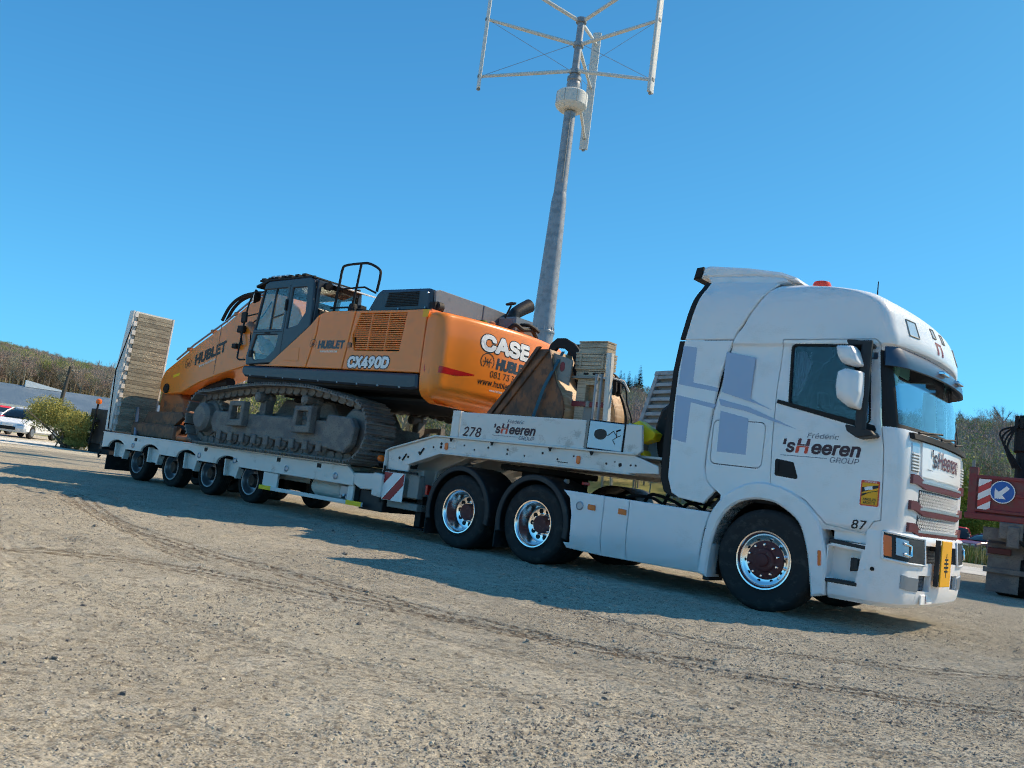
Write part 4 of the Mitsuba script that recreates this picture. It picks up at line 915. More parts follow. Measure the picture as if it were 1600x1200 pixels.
prof = [(-pt / 2 + .008, .03), (-pt / 2 + .008, .045), (-.085, .05), (-.08, .085), (-.062, .085), (-.056, .05), (-.012, .05), (-.007, .08), (.010, .08), (.014, .05), (.062, .05), (.066, .085), (.084, .085), (.088, .045), (pt / 2 - .006, .04), (pt / 2 - .006, .025)]
shoe = slab(prof, -.30, .30, 0)
link = cat(slab(rounded([(-.11, .03), (.11, .03), (.10, -.05), (.04, -.085), (-.06, -.085), (-.11, -.04)], .02), -.11, -.06, .006), slab(rounded([(-.11, .03), (.11, .03), (.10, -.05), (.04, -.085), (-.06, -.085), (-.11, -.04)], .02), .06, .11, .006), cyl((-.1, -.13, -.02), (-.1, .13, -.02), .03, n=8), slab([(-.04, .03), (.04, .03), (.02, -.07), (-.02, -.07)], -.05, .05, 0))
first_shoe = mikit.ply(shoe, 'muddy_steel', False); first_link = mikit.ply(link, 'muddy_steel', 30)
def place(p, t, y):
    nrm_ = np.array((-t[1], t[0]))        # path runs clockwise: outward is to the left of travel
    M = np.eye(4); M[:3, 0] = (t[0], 0, t[1]); M[:3, 1] = (0, 1, 0) ; M[:3, 2] = (nrm_[0], 0, nrm_[1]); M[:3, 3] = (p[0], y, p[1])
    return M
for ti, yc in enumerate((.03, 2.47)):
    tk = put(EX + '__track_frame', slab(rounded([(-10.75, 1.60), (-7.1, 1.58), (-6.95, 1.40), (-6.95, 1.24), (-7.3, 1.17), (-10.7, 1.20), (-10.85, 1.4)], .05), yc - .20, yc + .20, .02), 'muddy_steel')
    for i in range(NS):
        p, t = along(i * pt)
        M = place(p, t, yc)
        if np.linalg.det(M[:3, :3]) < 0: M[:3, 1] *= -1
        kk = tk + '__shoe' if i == 0 else f'{tk}__shoe_{i:03d}'
        scene[kk] = {**first_shoe, 'to_world': T4(M.tolist())}
        kk = tk + '__link' if i == 0 else f'{tk}__link_{i:03d}'
        scene[kk] = {**first_link, 'to_world': T4(M.tolist())}
    sd = -1 if ti == 0 else 1
    # sprocket with teeth, idler, rollers
    teeth = []
    for i in range(21):
        a0 = 2 * np.pi * i / 21; w = 2 * np.pi / 21
        teeth += [(.36 * math.cos(a0), .36 * math.sin(a0)), (.36 * math.cos(a0 + w * .4), .36 * math.sin(a0 + w * .4)), (.415 * math.cos(a0 + w * .6), .415 * math.sin(a0 + w * .6)), (.415 * math.cos(a0 + w * .8), .415 * math.sin(a0 + w * .8))]
    put(tk + '__sprocket', cat(slab([(SPC[0] + x, SPC[1] + z) for x, z in teeth], yc - .05, yc + .05, .006), lathe([(.0, -.30), (.20, -.30), (.235, -.27), (.27, -.24), (.275, -.12), (.33, -.08), (.33, .2), (.0, .2)], (SPC[0], yc, SPC[1]), (0, -sd, 0), 36)), 'muddy_steel')
    put(tk + '__idler', lathe([(.0, -.12), (.2, -.14), (.33, -.12), (.36, -.07), (.40, -.05), (.40, .05), (.36, .07), (.33, .12), (.0, .12)], (IDC[0], yc, IDC[1]), (0, 1, 0), 36), 'muddy_steel')
    for j, x in enumerate(np.linspace(-10.45, -7.5, 9)):
        put(tk + '__roller', cat(lathe([(.0, -.2), (.06, -.2), (.10, -.17), (.125, -.15), (.125, -.08), (.09, -.06), (.09, .06), (.125, .08), (.125, .15), (.0, .2)], (x, yc, 1.155), (0, 1, 0), 18), box(x - .07, x + .07, yc + sd * .2, yc + sd * .235, 1.08, 1.24, .01) if sd > 0 else box(x - .07, x + .07, yc - .235, yc - .2, 1.08, 1.24, .01)), 'muddy_steel')
    for x in (-9.45, -8.1):
        put(tk + '__carrier_roller', cat(lathe([(.0, -.2), (.05, -.2), (.09, -.17), (.09, -.06), (.07, -.04), (.07, .04), (.09, .06), (.09, .16), (.0, .18)], (x, yc - .02, 1.90), (0, 1, 0), 18), box(x - .08, x + .08, yc - .06, yc + .12, 1.58, 1.86, .01)), 'muddy_steel')
    yo = yc + sd * .2; a, b = sorted((yo, yc + sd * .33))
    for x0 in (-10.08, -8.14):
        st = [(x0, 1.78), (x0 + .46, 1.80), (x0 + .46, 1.36), (x0 - .02, 1.34)]
        put(tk + '__step', slab(st, a, b, .012, holes=[[(x0 + .09, 1.70), (x0 + .37, 1.71), (x0 + .37, 1.47), (x0 + .08, 1.46)]]), 'muddy_steel')
    put(tk + '__idler_guard', slab(rounded([(-7.25, 1.68), (-6.68, 1.66), (-6.56, 1.52), (-6.60, 1.25), (-6.75, 1.10), (-7.30, 1.16), (-7.34, 1.3)], .04), a, b - .05 if sd > 0 else b, .02), 'muddy_steel')
    rngm = np.random.default_rng(31 + ti)
    clods = []
    for _ in range(120):
        x, y = rngm.uniform(-10.9, -7.0), yc + sd * rngm.uniform(.0, .3); s_ = rngm.uniform(.012, .035)
        m = trimesh.creation.icosphere(subdivisions=0, radius=s_); m.vertices = m.vertices * (1.4, 1.1, .7) + (x, y, .965 + .02); clods.append(m)
    kk = put(tk + '__dried_mud', cat(clods), 'dry_mud', False); labels[kk] = {'kind': 'stuff'}
put(EX + '__undercarriage', cat(box(-10.0, -7.8, .2, 2.3, 1.30, 1.66, .04), slab(rounded([(-9.9, 1.6), (-7.9, 1.6), (-8.2, 1.95), (-9.6, 1.95)], .05), .5, 2.0, .04)), 'muddy_steel')
put(EX + '__slew_ring', lathe([(.0, 0), (.82, 0), (.85, .03), (.85, .14), (.78, .2), (.0, .2)], (-8.9, 1.25, 1.9), UZ, 40), 'gap_black')
# --- upper structure
put(EX + '__main_frame', cat(box(-9.85, -5.35, -.18, 2.68, 2.12, 2.34, .03), box(-9.4, -5.4, .3, 2.2, 1.98, 2.12, .05)), 'gap_black')
put(EX + '__engine_bay', cat(box(-8.0, -5.36, -.13, 2.63, 2.3, 3.27, .02)), 'gap_black')
for y0, y1 in ((EY0 - .03, EY0 + .06), (2.69, 2.78)):
    k = put(EX + '__skirt_panel', slab(rounded([(-9.90, 2.43), (-5.37, 2.37), (-5.345, 2.16), (-5.5, 2.14), (-9.80, 2.24), (-9.90, 2.31)], .025), y0, y1, .03), 'cab_grey')
    if y0 < 1:
        for i, x in enumerate(np.linspace(-9.6, -5.7, 9)):
            put(k + '__bolt', cyl((x, y0 - .008, 2.26 - .012 * i), (x, y0 + .01, 2.26 - .012 * i), .013, n=8), 'steel_rim')
BODY = [(-9.80, 2.45), (-9.16, 2.48), (-8.40, 2.97), (-8.12, 3.16), (-7.97, 3.30), (-7.80, 3.365), (-7.6, 3.375), (-5.36, 3.335), (-5.355, 2.385)]
bp_ = Polygon(BODY)
cuts = [[(-12, 0), (-8.16, 0), (-8.10, 2.4), (-7.93, 3.0), (-7.9, 5), (-12, 5)], [(-8.15, 0), (-7.15, 0), (-7.15, 2.4), (-6.99, 3.4), (-6.9, 5), (-7.89, 5), (-7.92, 3.0), (-8.09, 2.4)], [(-7.14, 0), (-5, 0), (-5, 5), (-6.89, 5), (-6.98, 3.4), (-7.14, 2.4)]]
GR = [(-6.86, 3.31), (-5.79, 3.295), (-5.86, 2.71), (-6.90, 2.72), (-6.98, 2.90), (-6.99, 2.97)]
for y0, y1, near_ in ((EY0, EY0 + .10, True), (2.65, 2.75, False)):
    for ci, c in enumerate(cuts):
        q = bp_.intersection(Polygon(c)).buffer(-.006)
        q = np.array(q.exterior.coords)[:-1]
        k = put(EX + '__body_panel', slab(q, y0, y1, .009, holes=[GR] if ci == 2 else ()), 'orange_paint')
        if near_ and ci == 0:
            put(k + '__hatch', slab(rounded([(-8.60, 2.745), (-8.33, 2.76), (-8.30, 2.53), (-8.72, 2.53), (-8.76, 2.58)], .02), y0 - .008, y0 + .02, .005), 'orange_paint')
        if near_ and ci == 2: BP3 = k
        if ci == 2:
            yy = y0 + .015 if near_ else y1 - .035
            for i in range(17):
                z = 2.735 + i * .0335; x0 = -6.965 if z > 2.93 else -6.89; x1 = -5.855 + (z - 2.72) * .10
                put(k + '__slat', slab([(x0, z), (x1, z - .004), (x1, z + .016), (x0, z + .02)], yy - .012, yy + .02, .004), 'orange_paint')
            for x in (-6.6, -6.2): put(k + '__rib', slab([(x - .01, 2.72), (x + .01, 2.72), (x + .04, 3.3), (x + .02, 3.3)], yy - .014, yy + .02, .002), 'orange_paint')
            put(k + '__backing', slab(GR, yy + .04, yy + .05, 0), 'gap_black')
put(EX + '__latch', cat(box(-7.08, -7.0, EY0 - .006, EY0 + .01, 2.76, 2.85, .003), ), 'orange_worn'); put(EX + '__latch', box(-6.99, -6.965, EY0 - .006, EY0 + .01, 2.76, 2.84, .003), 'gap_black')
put(EX + '__body_top', cat(box(-7.85, -5.38, EY0 + .10, 2.65, 3.32, 3.365, .01)), 'orange_paint')
yl = put(EX + '__warning_sticker', slab([(-5.44, 3.335), (-5.31, 3.335), (-5.33, 3.22), (-5.45, 3.22)], EY0 - .002, EY0 - .0005, 0), 'yellow_paint')
# counterweight
def cw_ring(z):
    ins = float(np.interp(z, [1.98, 2.06, 2.14, 2.24, 2.5, 2.95, 3.16, 3.24, 3.28, 3.31], [.26, .09, .03, .01, .0, .0, .005, .015, .035, .09])); rear = float(np.interp(z, [1.98, 2.06, 2.2, 2.6, 3.0, 3.31], [-.16, -.08, -.02, 0, 0, -.03]))
    y0 = EY0 + ins; yc_ = np.linspace(.05, 1.25, 12); arc = lambda y: -8.62 + math.sqrt(3.84 ** 2 - (y - 1.25) ** 2) + rear - ins * .6
    xa = arc(.0)
    t = np.linspace(-np.pi / 2, -.22, 9); ry = .0 - y0; c = np.c_[-5.17 + (xa + 5.17) * np.cos(t), y0 + ry + ry * np.sin(t)]
    half = np.vstack([[(-5.345, 1.2)], [(-5.345, y0 + .01)], [(-5.335, y0)], c, np.c_[[arc(y) for y in yc_], yc_]])
    full = np.vstack([half, np.c_[half[:-1, 0], 2.5 - half[:-1, 1]][::-1]])
    return np.c_[full, np.full(len(full), z)]
cwz = [1.98, 2.0, 2.03, 2.06, 2.1, 2.14, 2.2, 2.26, 2.4, 2.6, 2.8, 2.95, 3.05, 3.12, 3.17, 3.21, 3.245, 3.27, 3.29, 3.30, 3.31]
CWK = put(EX + '__counterweight', loft([cw_ring(z) for z in cwz]), 'orange_paint', 40)
put(CWK + '__lifting_eye', cat(*[tube(bez([(-5.12, y - .05, 3.30), (-5.1, y - .04, 3.37), (-5.1, y + .04, 3.37), (-5.12, y + .05, 3.30)], 5), .022, 6) for y in (.9, 1.6)]), 'orange_worn')
def cw_surf(y, z):
    r = cw_ring(z); k = slice(3, 3 + 9 + 12); yy = min(y, 2.5 - y); return float(np.interp(yy, r[k, 1], r[k, 0]))
def on_cw(y0, z0, lift=0.0): return lambda u, v, w: np.array([(cw_surf(y0 + a, z0 + b) + lift + c, y0 + a, z0 + b) for a, b, c in zip(u, v, w)])
def subd(m, n=1):
    for _ in range(n): m = m.subdivide()
    return m
g = text_shape('CASE', .212, True, 0, 1.36, .014)
put(CWK + '__lettering', shape_mesh(g.buffer(.014), (0, 0, 0), UX, UZ, .002, .001, on_cw(.44, 2.89)), 'black_print', False)
put(CWK + '__lettering', shape_mesh(g, (0, 0, 0), UX, UZ, .002, .0045, on_cw(.44, 2.89)), 'white_print', False)
def emblem(r):
    ring = shapely.Point(0, 0).buffer(r, quad_segs=10).difference(shapely.Point(0, 0).buffer(r * .9, quad_segs=10)).difference(shapely.box(-r, -r * 1.1, r, -r * .62))
    H = [shapely.LineString([(s * r * .42 - r * .10, -r * .62), (s * r * .22, 0), (s * r * .42 + r * .05, r * .40)]).buffer(r * .05) for s in (-1, 1)] + [shapely.LineString([(-r * .6, -r * .05), (r * .6, -r * .05)]).buffer(r * .05), shapely.LineString([(0, -r * .45), (0, r * .3)]).buffer(r * .05)]
    return shapely.union_all([ring] + H)
put(CWK + '__lettering', shape_mesh(emblem(.13), (0, 0, 0), UX, UZ, .002, .001, on_cw(.61, 2.72)), 'black_print', False)
put(CWK + '__lettering', shape_mesh(text_shape('HUBLET', .145, True, .10, .90, .010), (0, 0, 0), UX, UZ, .002, .001, on_cw(.775, 2.645)), 'cab_grey', False)
put(CWK + '__lettering', shape_mesh(text_shape('081 73 37 37', .095, False, 0, .92), (0, 0, 0), UX, UZ, .002, .001, on_cw(.68, 2.50)), 'black_print', False)
put(CWK + '__lettering', shape_mesh(text_shape('www.hublet-sa.be', .086, False, 0, .96, .001), (0, 0, 0), UX, UZ, .002, .001, on_cw(.48, 2.37)), 'black_print', False)
put(CWK + '__lettering', shape_mesh(text_shape('www.hublet.be', .035, False), (0, 0, 0), UX, UZ, .002, .001, on_cw(.72, 2.29)), 'white_print', False)
P = []
for s in np.linspace(0, 1, 14):
    y = -.17 + .58 * s; z0, z1 = np.interp(s, [0, .5, 1], [2.415, 2.415, 2.47]), np.interp(s, [0, .5, 1], [2.515, 2.50, 2.485])
    P.append([(cw_surf(y, z) + .002, y, z) for z in (z0, z1)])
a = [(-5.26, EY0 - .002, z) for z in (2.41, 2.515)]
put(CWK + '__reflector', grid(np.array([a] + P)), 'red_lens', True)
# lettering on the near side
put(BP3 + '__lettering', shape_mesh(text_shape('CX490D', .155, True, .14, 1.12, .012).buffer(.014), (-7.02, EY0, 2.455), UX, UZ, .002, .0005), 'black_print', False)
put(BP3 + '__lettering', shape_mesh(text_shape('CX490D', .155, True, .14, 1.12, .010), (-7.02, EY0, 2.455), UX, UZ, .002, .003), 'white_print', False)
put(EX + '__lettering', shape_mesh(emblem(.085), (-7.97, EY0, 2.82), UX, UZ, .002, .0005), 'black_print', False)
put(EX + '__lettering', shape_mesh(text_shape('HUBLET', .115, True, .10, 1.08, .008), (-7.84, EY0, 2.755), UX, UZ, .002, .0005), 'cab_grey', False)
put(EX + '__lettering', shape_mesh(text_shape('www.hublet.be', .035, False, 0, 1.3, .002), (-7.76, EY0, 2.685), UX, UZ, .002, .0005), 'pale_print', False)
# --- engine hood, rail, exhaust
HD = [(-7.12, 3.37), (-6.88, 3.72), (-6.80, 3.765), (-5.72, 3.745), (-5.62, 3.70), (-5.60, 3.37)]
hk = put(EX + '__engine_hood', slab(HD, .02, 2.28, .05), 'cab_grey')
for i in range(9):
    z = 3.47 + i * .026; put(hk + '__louvre', box(-6.62 + .02 * i * .3, -5.88, .004, .04, z, z + .015, .003), 'gap_black')
put(hk + '__rear_cover', cat(slab([(.10, 3.38), (.06, 3.70), (.16, 3.735), (1.15, 3.735), (1.15, 3.40)], -5.61, -5.57, .012, axis='x'), slab([(1.16, 3.40), (1.16, 3.735), (1.75, 3.72), (2.22, 3.62), (2.24, 3.42)], -5.61, -5.57, .012, axis='x')), 'hood_grey')
put(hk + '__hinge', cat(box(-5.62, -5.5, .0, .14, 3.38, 3.52, .02), slab(smoothed([(-5.5, 3.36), (-5.44, 3.46), (-5.5, 3.55), (-5.6, 3.5)], 2), .06, .2, .02)), 'gap_black')
for x, z in ((-6.95, 3.43), (-5.7, 3.43), (-6.3, 3.43), (-5.68, 3.66)): put(hk + '__bolt', cyl((x, .0, z), (x, .03, z), .015, n=8), 'steel_rim')
put(EX + '__mirror', cat(lathe([(.0, 0), (.08, .01), (.09, .04), (.0, .06)], (-5.3, 1.5, 3.80), (0, -.4, 1), 16), cyl((-5.4, 1.5, 3.6), (-5.3, 1.5, 3.8), .015)), 'gap_black')
put(EX + '__filler_cap', lathe([(.0, .10), (.07, .09), (.09, .05), (.09, 0), (.0, 0)], (-5.33, .92, 3.33), UZ, 18), 'green_leaf')
put(EX + '__cooler_box', cat(box(-5.55, -5.18, 1.5, 1.98, 3.34, 3.62, .03), box(-5.5, -5.25, 1.98, 2.22, 3.34, 3.58, .03)), 'hood_grey')
put(EX + '__hose', cat(tube(bez([(-5.2, 1.35, 3.34), (-5.1, 1.42, 3.46), (-5.08, 1.6, 3.42), (-5.1, 1.85, 3.46), (-5.15, 2.05, 3.38)], 6), .035, 7), tube(bez([(-5.3, 1.6, 3.5), (-5.08, 1.75, 3.52), (-5.06, 1.98, 3.46)], 6), .03, 7)), 'gap_black')
ekp = bez([(-5.42, 1.72, 3.3), (-5.42, 1.72, 3.66), (-5.41, 1.82, 3.78), (-5.38, 2.05, 3.93)], 6)
put(EX + '__exhaust_pipe', cat(tube(ekp, np.linspace(.085, .115, len(ekp)), 16)), 'black_plastic')
rp = bez([(-7.98, .06, 3.38), (-7.92, .06, 3.95), (-7.90, .06, 4.16), (-7.82, .06, 4.23), (-7.4, .06, 4.24), (-7.2, .06, 4.22), (-6.96, .06, 4.12), (-6.90, .06, 4.02), (-6.93, .06, 3.74)], 6)
k = put(EX + '__handrail', tube(rp, .022, 8), 'gap_black')
put(k + '__bar', tube([(-7.52, .06, 3.38), (-7.45, .06, 3.9), (-7.42, .06, 4.24)], .02, 8), 'gap_black')
put(k + '__bar', tube([(-7.93, .06, 3.82), (-7.45, .06, 3.83), (-7.25, .06, 3.83), (-6.95, .06, 3.72)], .016, 8), 'gap_black')
rp2 = rp.copy(); rp2[:, 1] = .75
put(k + '__bar', tube([(-8.05, .05, 3.50), (-7.6, .05, 3.50), (-7.3, .3, 3.48)], .016, 8), 'gap_black')
put(EX + '__service_deck', cat(box(-7.95, -7.0, -.1, .8, 3.365, 3.40, .006), box(-7.7, -7.5, .2, .4, 3.4, 3.58, .04), box(-7.35, -7.15, .3, .5, 3.4, 3.52, .04), lathe([(.0, .18), (.06, .17), (.08, .1), (.08, 0), (.0, 0)], (-7.55, .12, 3.4), UZ, 16)), 'gap_black')
# --- cab
CB = [(-9.90, 2.46), (-9.94, 2.62), (-9.80, 3.2), (-9.70, 3.80), (-9.66, 3.93), (-9.56, 3.97), (-8.36, 3.985), (-8.25, 3.93), (-8.20, 3.5), (-8.19, 3.13), (-8.40, 2.985), (-9.14, 2.50)]
CW1 = rounded([(-9.67, 3.82), (-8.955, 3.83), (-8.99, 3.10), (-9.79, 3.10)], .03)
CW2 = rounded([(-8.82, 3.82), (-8.42, 3.82), (-8.37, 3.38), (-8.54, 3.17), (-8.84, 3.10)], .03)
CW3 = rounded([(-9.72, 3.0), (-9.05, 3.0), (-9.10, 2.74), (-9.34, 2.57), (-9.68, 2.55), (-9.80, 2.75)], .03)
CY0, CY1 = -.22, .84
k = put(EX + '__cab', slab(CB, CY0, CY0 + .06, .015, holes=[CW1, CW2, CW3]), 'cab_grey')
put(k + '__side_frame', slab(CB, CY1 - .06, CY1, .015, holes=[CW1, CW2]), 'cab_grey')
put(k + '__roof', slab([(-9.70, 3.91), (-9.66, 3.955), (-9.55, 3.985), (-8.36, 4.0), (-8.23, 3.94), (-8.24, 3.90)], CY0 + .03, CY1 - .03, .03), 'cab_grey')
put(k + '__floor', box(-9.88, -8.3, CY0 + .06, CY1 - .06, 2.44, 2.50), 'gap_black')
def post(p, q, y0, y1, w=.05): return slab([(p[0] - w, p[1]), (p[0] + w, p[1]), (q[0] + w, q[1]), (q[0] - w, q[1])], y0, y1, .01)
put(k + '__rear_frame', cat(box(-8.26, -8.19, CY0 + .06, CY0 + .13, 3.1, 3.93, .01), box(-8.26, -8.19, CY1 - .13, CY1 - .06, 3.1, 3.93, .01), box(-8.27, -8.20, CY0 + .06, CY1 - .06, 3.84, 3.95, .01), box(-8.27, -8.19, CY0 + .06, CY1 - .06, 2.9, 3.38, .01)), 'cab_grey')
put(k + '__front_frame', cat(box(-9.72, -9.66, CY0 + .06, CY1 - .06, 3.82, 3.93, .01), slab([(-9.93, 2.46), (-9.87, 2.46), (-9.85, 2.7), (-9.93, 2.7)], CY0 + .06, CY1 - .06, .01)), 'cab_grey')
def flat_pane(poly, y):
    q = _ccw(np.array(Polygon(poly).buffer(.006).exterior.coords)[:-1]); tri = np.asarray(m3d.triangulate([q], -1.0))
    return trimesh.Trimesh(np.c_[q[:, 0], np.full(len(q), y), q[:, 1]], tri, process=False)
for c in (CW1, CW2, CW3): put(k + '__window', flat_pane(c, CY0 + .025), 'pane', False)
for c in (CW1, CW2): put(k + '__window', flat_pane(c, CY1 - .03), 'pane', False)
put(k + '__rear_window', grid(np.array([[(-8.235, a, b) for a in (CY0 + .1, CY1 - .1)] for b in (3.36, 3.86)])), 'pane', False)
put(k + '__front_window', grid(np.array([[(-9.69, a, 3.85) for a in (CY0 + .05, CY1 - .05)], [(-9.90, a, 2.66) for a in (CY0 + .05, CY1 - .05)]])), 'pane', False)
put(k + '__door_bar', cat(slab([(-9.355, 3.10), (-9.33, 3.10), (-9.30, 3.83), (-9.325, 3.83)], CY0 + .0, CY0 + .03, .004), slab([(-9.33, 3.29), (-9.0, 3.36), (-9.0, 3.375), (-9.33, 3.305)], CY0 + .0, CY0 + .02, .003)), 'cab_grey')
put(k + '__door_gap', cat(slab([(-8.915, 2.62), (-8.905, 2.62), (-8.885, 3.88), (-8.895, 3.88)], CY0 - .002, CY0 + .01, 0), slab([(-9.80, 3.04), (-8.93, 3.045), (-8.93, 3.055), (-9.80, 3.05)], CY0 - .002, CY0 + .01, 0)), 'gap_black')
put(k + '__door_handle', cat(slab(rounded([(-8.95, 3.42), (-8.90, 3.42), (-8.91, 3.62), (-8.95, 3.62)], .015), CY0 - .03, CY0, .008), slab(rounded([(-9.84, 2.6), (-9.74, 2.6), (-9.75, 2.72), (-9.83, 2.72)], .015), CY0 - .02, CY0 + .01, .008), box(-9.45, -9.3, CY0 - .012, CY0, 3.02, 3.04, .004)), 'gap_black')
put(k + '__seat', cat(slab(rounded([(-9.15, 2.9), (-8.65, 2.86), (-8.65, 2.76), (-9.15, 2.8)], .04), .1, .6, .04), slab(rounded([(-8.75, 2.9), (-8.62, 2.88), (-8.50, 3.62), (-8.62, 3.66)], .05), .1, .6, .04), box(-9.0, -8.7, .2, .5, 2.5, 2.78, .03)), 'seat_fabric')
put(k + '__console', cat(slab(rounded([(-9.45, 3.0), (-9.3, 3.0), (-9.25, 2.5), (-9.5, 2.5)], .03), .55, .74, .02), box(-9.3, -8.7, -.04, .08, 2.85, 3.0, .03)), 'lining')
put(k + '__roof_guard', cat(*[box(-9.86 + .20 * i, -9.76 + .20 * i, CY0 + .02, CY1, 4.01 + .012 * i * .3, 4.05 + .004 * i, .01) for i in range(7)] + [box(-9.9, -8.3, y, y + .05, 3.985, 4.02, .006) for y in (CY0 + .02, CY1 - .06)] + [slab([(-9.98, 3.88), (-9.6, 3.98), (-9.6, 4.03), (-10.0, 3.92)], CY0 + .02, CY1, .006)]), 'gap_black')
put(k + '__work_lamp', cat(*[box(-9.62 + .15 * i, -9.52 + .15 * i, CY0 + .05, CY0 + .16, 4.05, 4.09, .015) for i in range(4)]), 'alu')
put(k + '__rear_lamp', cat(cyl((-8.22, .02, 3.88), (-8.1, .0, 3.86), .06, .07, n=14), cyl((-8.22, .2, 3.9), (-8.1, .2, 3.88), .05, .06, n=14)), 'gap_black')
put(k + '__awning', slab([(-8.24, 3.93), (-7.75, 3.83), (-7.75, 3.85), (-8.24, 3.96)], CY0 + .3, CY1 - .05, .004), 'white_print')
put(EX + '__front_grab_rail', cat(tube(bez([(-10.02, CY0 + .02, 3.80), (-10.12, CY0, 3.5), (-10.2, CY0, 2.7), (-10.16, CY0, 2.56), (-9.95, CY0, 2.55)], 6), .016, 7), tube([(-10.02, CY0 + .02, 3.80), (-9.72, CY0 + .05, 3.80)], .014, 6)), 'gap_black')
lk = put(EX + '__head_lamp', cat(lathe([(.0, -.10), (.07, -.08), (.125, .0), (.13, .03), (.12, .03), (.0, .02)], (-10.08, CY0 + .1, 3.74), (-.5, -.8, 0), 22)), 'gap_black')
put(lk + '__lens', lathe([(.12, .032), (.08, .05), (.0, .058)], (-10.08, CY0 + .1, 3.74), (-.5, -.8, 0), 20), 'white_print')
put(EX + '__cab_mirror', cat(slab(rounded([(-10.28, 3.42), (-10.12, 3.44), (-10.10, 3.24), (-10.25, 3.22)], .03), CY0 - .02, CY0 + .03, .012), tube([(-10.1, CY0, 3.35), (-9.85, CY0 + .05, 3.4)], .012, 6)), 'gap_black')
# --- boom, stick, hydraulics
BM = [(-9.5, 2.42), (-9.5, 2.95), (-10.1, 3.75), (-10.7, 4.05), (-11.25, 4.08), (-11.75, 3.93), (-12.65, 3.45), (-13.76, 2.95), (-14.72, 2.47), (-14.86, 2.25), (-14.86, 2.0), (-14.6, 1.93), (-13.9, 1.98), (-13.27, 2.22), (-12.5, 2.42), (-11.8, 2.56), (-10.9, 2.75), (-10.3, 2.6), (-9.9, 2.3)]
bk = put(EX + '__boom', slab(np.array(Polygon(BM).buffer(-.1).buffer(.1, quad_segs=4).exterior.coords)[:-1], .85, 1.55, .02), 'orange_paint', 25)
put(bk + '__plate_joint', slab([(-12.74, 2.42), (-12.72, 2.42), (-12.70, 3.44), (-12.72, 3.44)], .846, .852, 0), 'orange_worn')
put(bk + '__lettering', shape_mesh(text_shape('HUBLET', .20, True, .10, 1.12, .012), (-13.55, .85, 2.60), (.935, 0, .262), (-.262 * .6, 0, .98), .003, .001), 'black_print', False)
put(bk + '__lettering', shape_mesh(emblem(.12), (-13.80, .85, 2.62), (.96, 0, .27), (-.2, 0, .98), .003, .001), 'black_print', False)
put(bk + '__lettering', shape_mesh(text_shape('www.hublet.be', .05, False, 0, 1.3, .002), (-13.35, .85, 2.55), (.96, 0, .27), (-.2, 0, .98), .003, .001), 'pale_print', False)
put(bk + '__sticker', slab([(-14.35, 2.30), (-14.1, 2.36), (-14.1, 2.42), (-14.35, 2.36)], .846, .8495, 0), 'yellow_dirty')
up_ = [(-11.2, 4.16), (-11.75, 4.02), (-12.65, 3.55), (-13.76, 3.06), (-14.4, 2.72)]
put(bk + '__pipe', cat(*[tube([(x, y, z) for x, z in up_], .022, 7) for y in (.90, 1.0, 1.4, 1.5)]), 'steel_rim')
put(bk + '__pipe_clamp', cat(*[box(x - .06, x + .06, .87, 1.53, z - .02, z + .06, .01) for x, z in ((-12.3, 3.68), (-13.1, 3.32), (-13.95, 2.93))]), 'orange_worn')
put(bk + '__hose', cat(*[tube(bez([(-10.6, y, 4.0), (-11.2, y, 4.10), (-11.9, y, 4.12), (-12.35, y, 4.04), (-12.65, y, 3.86), (-12.85, y, 3.58)], 8), .035, 7) for y in (.92, 1.02, 1.4)] + [tube(bez([(-11.0, .83, 3.9), (-11.2, .80, 3.6), (-11.5, .80, 3.45), (-11.5, .82, 3.0)], 6), .014, 6)]), 'gap_black')
put(bk + '__work_lamp', cat(box(-11.95, -11.75, .74, .84, 3.28, 3.42, .02), tube([(-11.85, .79, 3.28), (-11.75, .79, 3.05), (-11.95, .79, 3.0)], .02, 6), box(-12.05, -11.9, .74, .84, 2.95, 3.05, .02)), 'gap_black')
for y in (.62, 1.7): 
    put(EX + '__boom_cylinder', cat(cyl((-9.75, y, 2.35), (-10.7, y, 3.0), .13, n=18, b=.02), cyl((-10.7, y, 3.0), (-11.3, y, 3.4), .075, n=16)), 'orange_worn')
ST = [(-14.95, 2.0), (-14.75, 2.08), (-14.3, 2.04), (-14.0, 1.86), (-13.90, 1.6), (-13.90, 1.30), (-14.1, 1.20), (-14.85, 1.10), (-14.95, 1.3)]
sk = put(EX + '__stick', slab(np.array(Polygon(ST).buffer(-.05).buffer(.05).exterior.coords)[:-1], .97, 1.45, .02), 'orange_worn', 25)
put(sk + '__pivot', cyl((-14.55, .82, 2.06), (-14.55, 1.6, 2.06), .11, n=20, b=.01), 'gap_black')
put(sk + '__cylinder', cat(cyl((-14.0, 1.2, 2.04), (-12.6, 1.2, 2.3), .11, n=16)), 'gap_black')
put(EX + '__linkage', cat(slab(rounded([(-14.2, 1.05), (-13.0, .98), (-12.4, 1.02), (-12.4, 1.12), (-13.2, 1.16), (-14.0, 1.32)], .03), .95, 1.02, .01), slab(rounded([(-14.2, 1.05), (-13.0, .98), (-12.4, 1.02), (-12.4, 1.12), (-13.2, 1.16), (-14.0, 1.32)], .03), 1.4, 1.47, .01), cyl((-13.9, .85, 1.14), (-13.9, 1.55, 1.14), .07, n=14), cyl((-12.5, .9, 1.07), (-12.5, 1.5, 1.07), .06, n=14), cyl((-13.6, 1.2, 1.25), (-12.2, 1.2, 1.2), .08, n=14)), 'orange_worn')
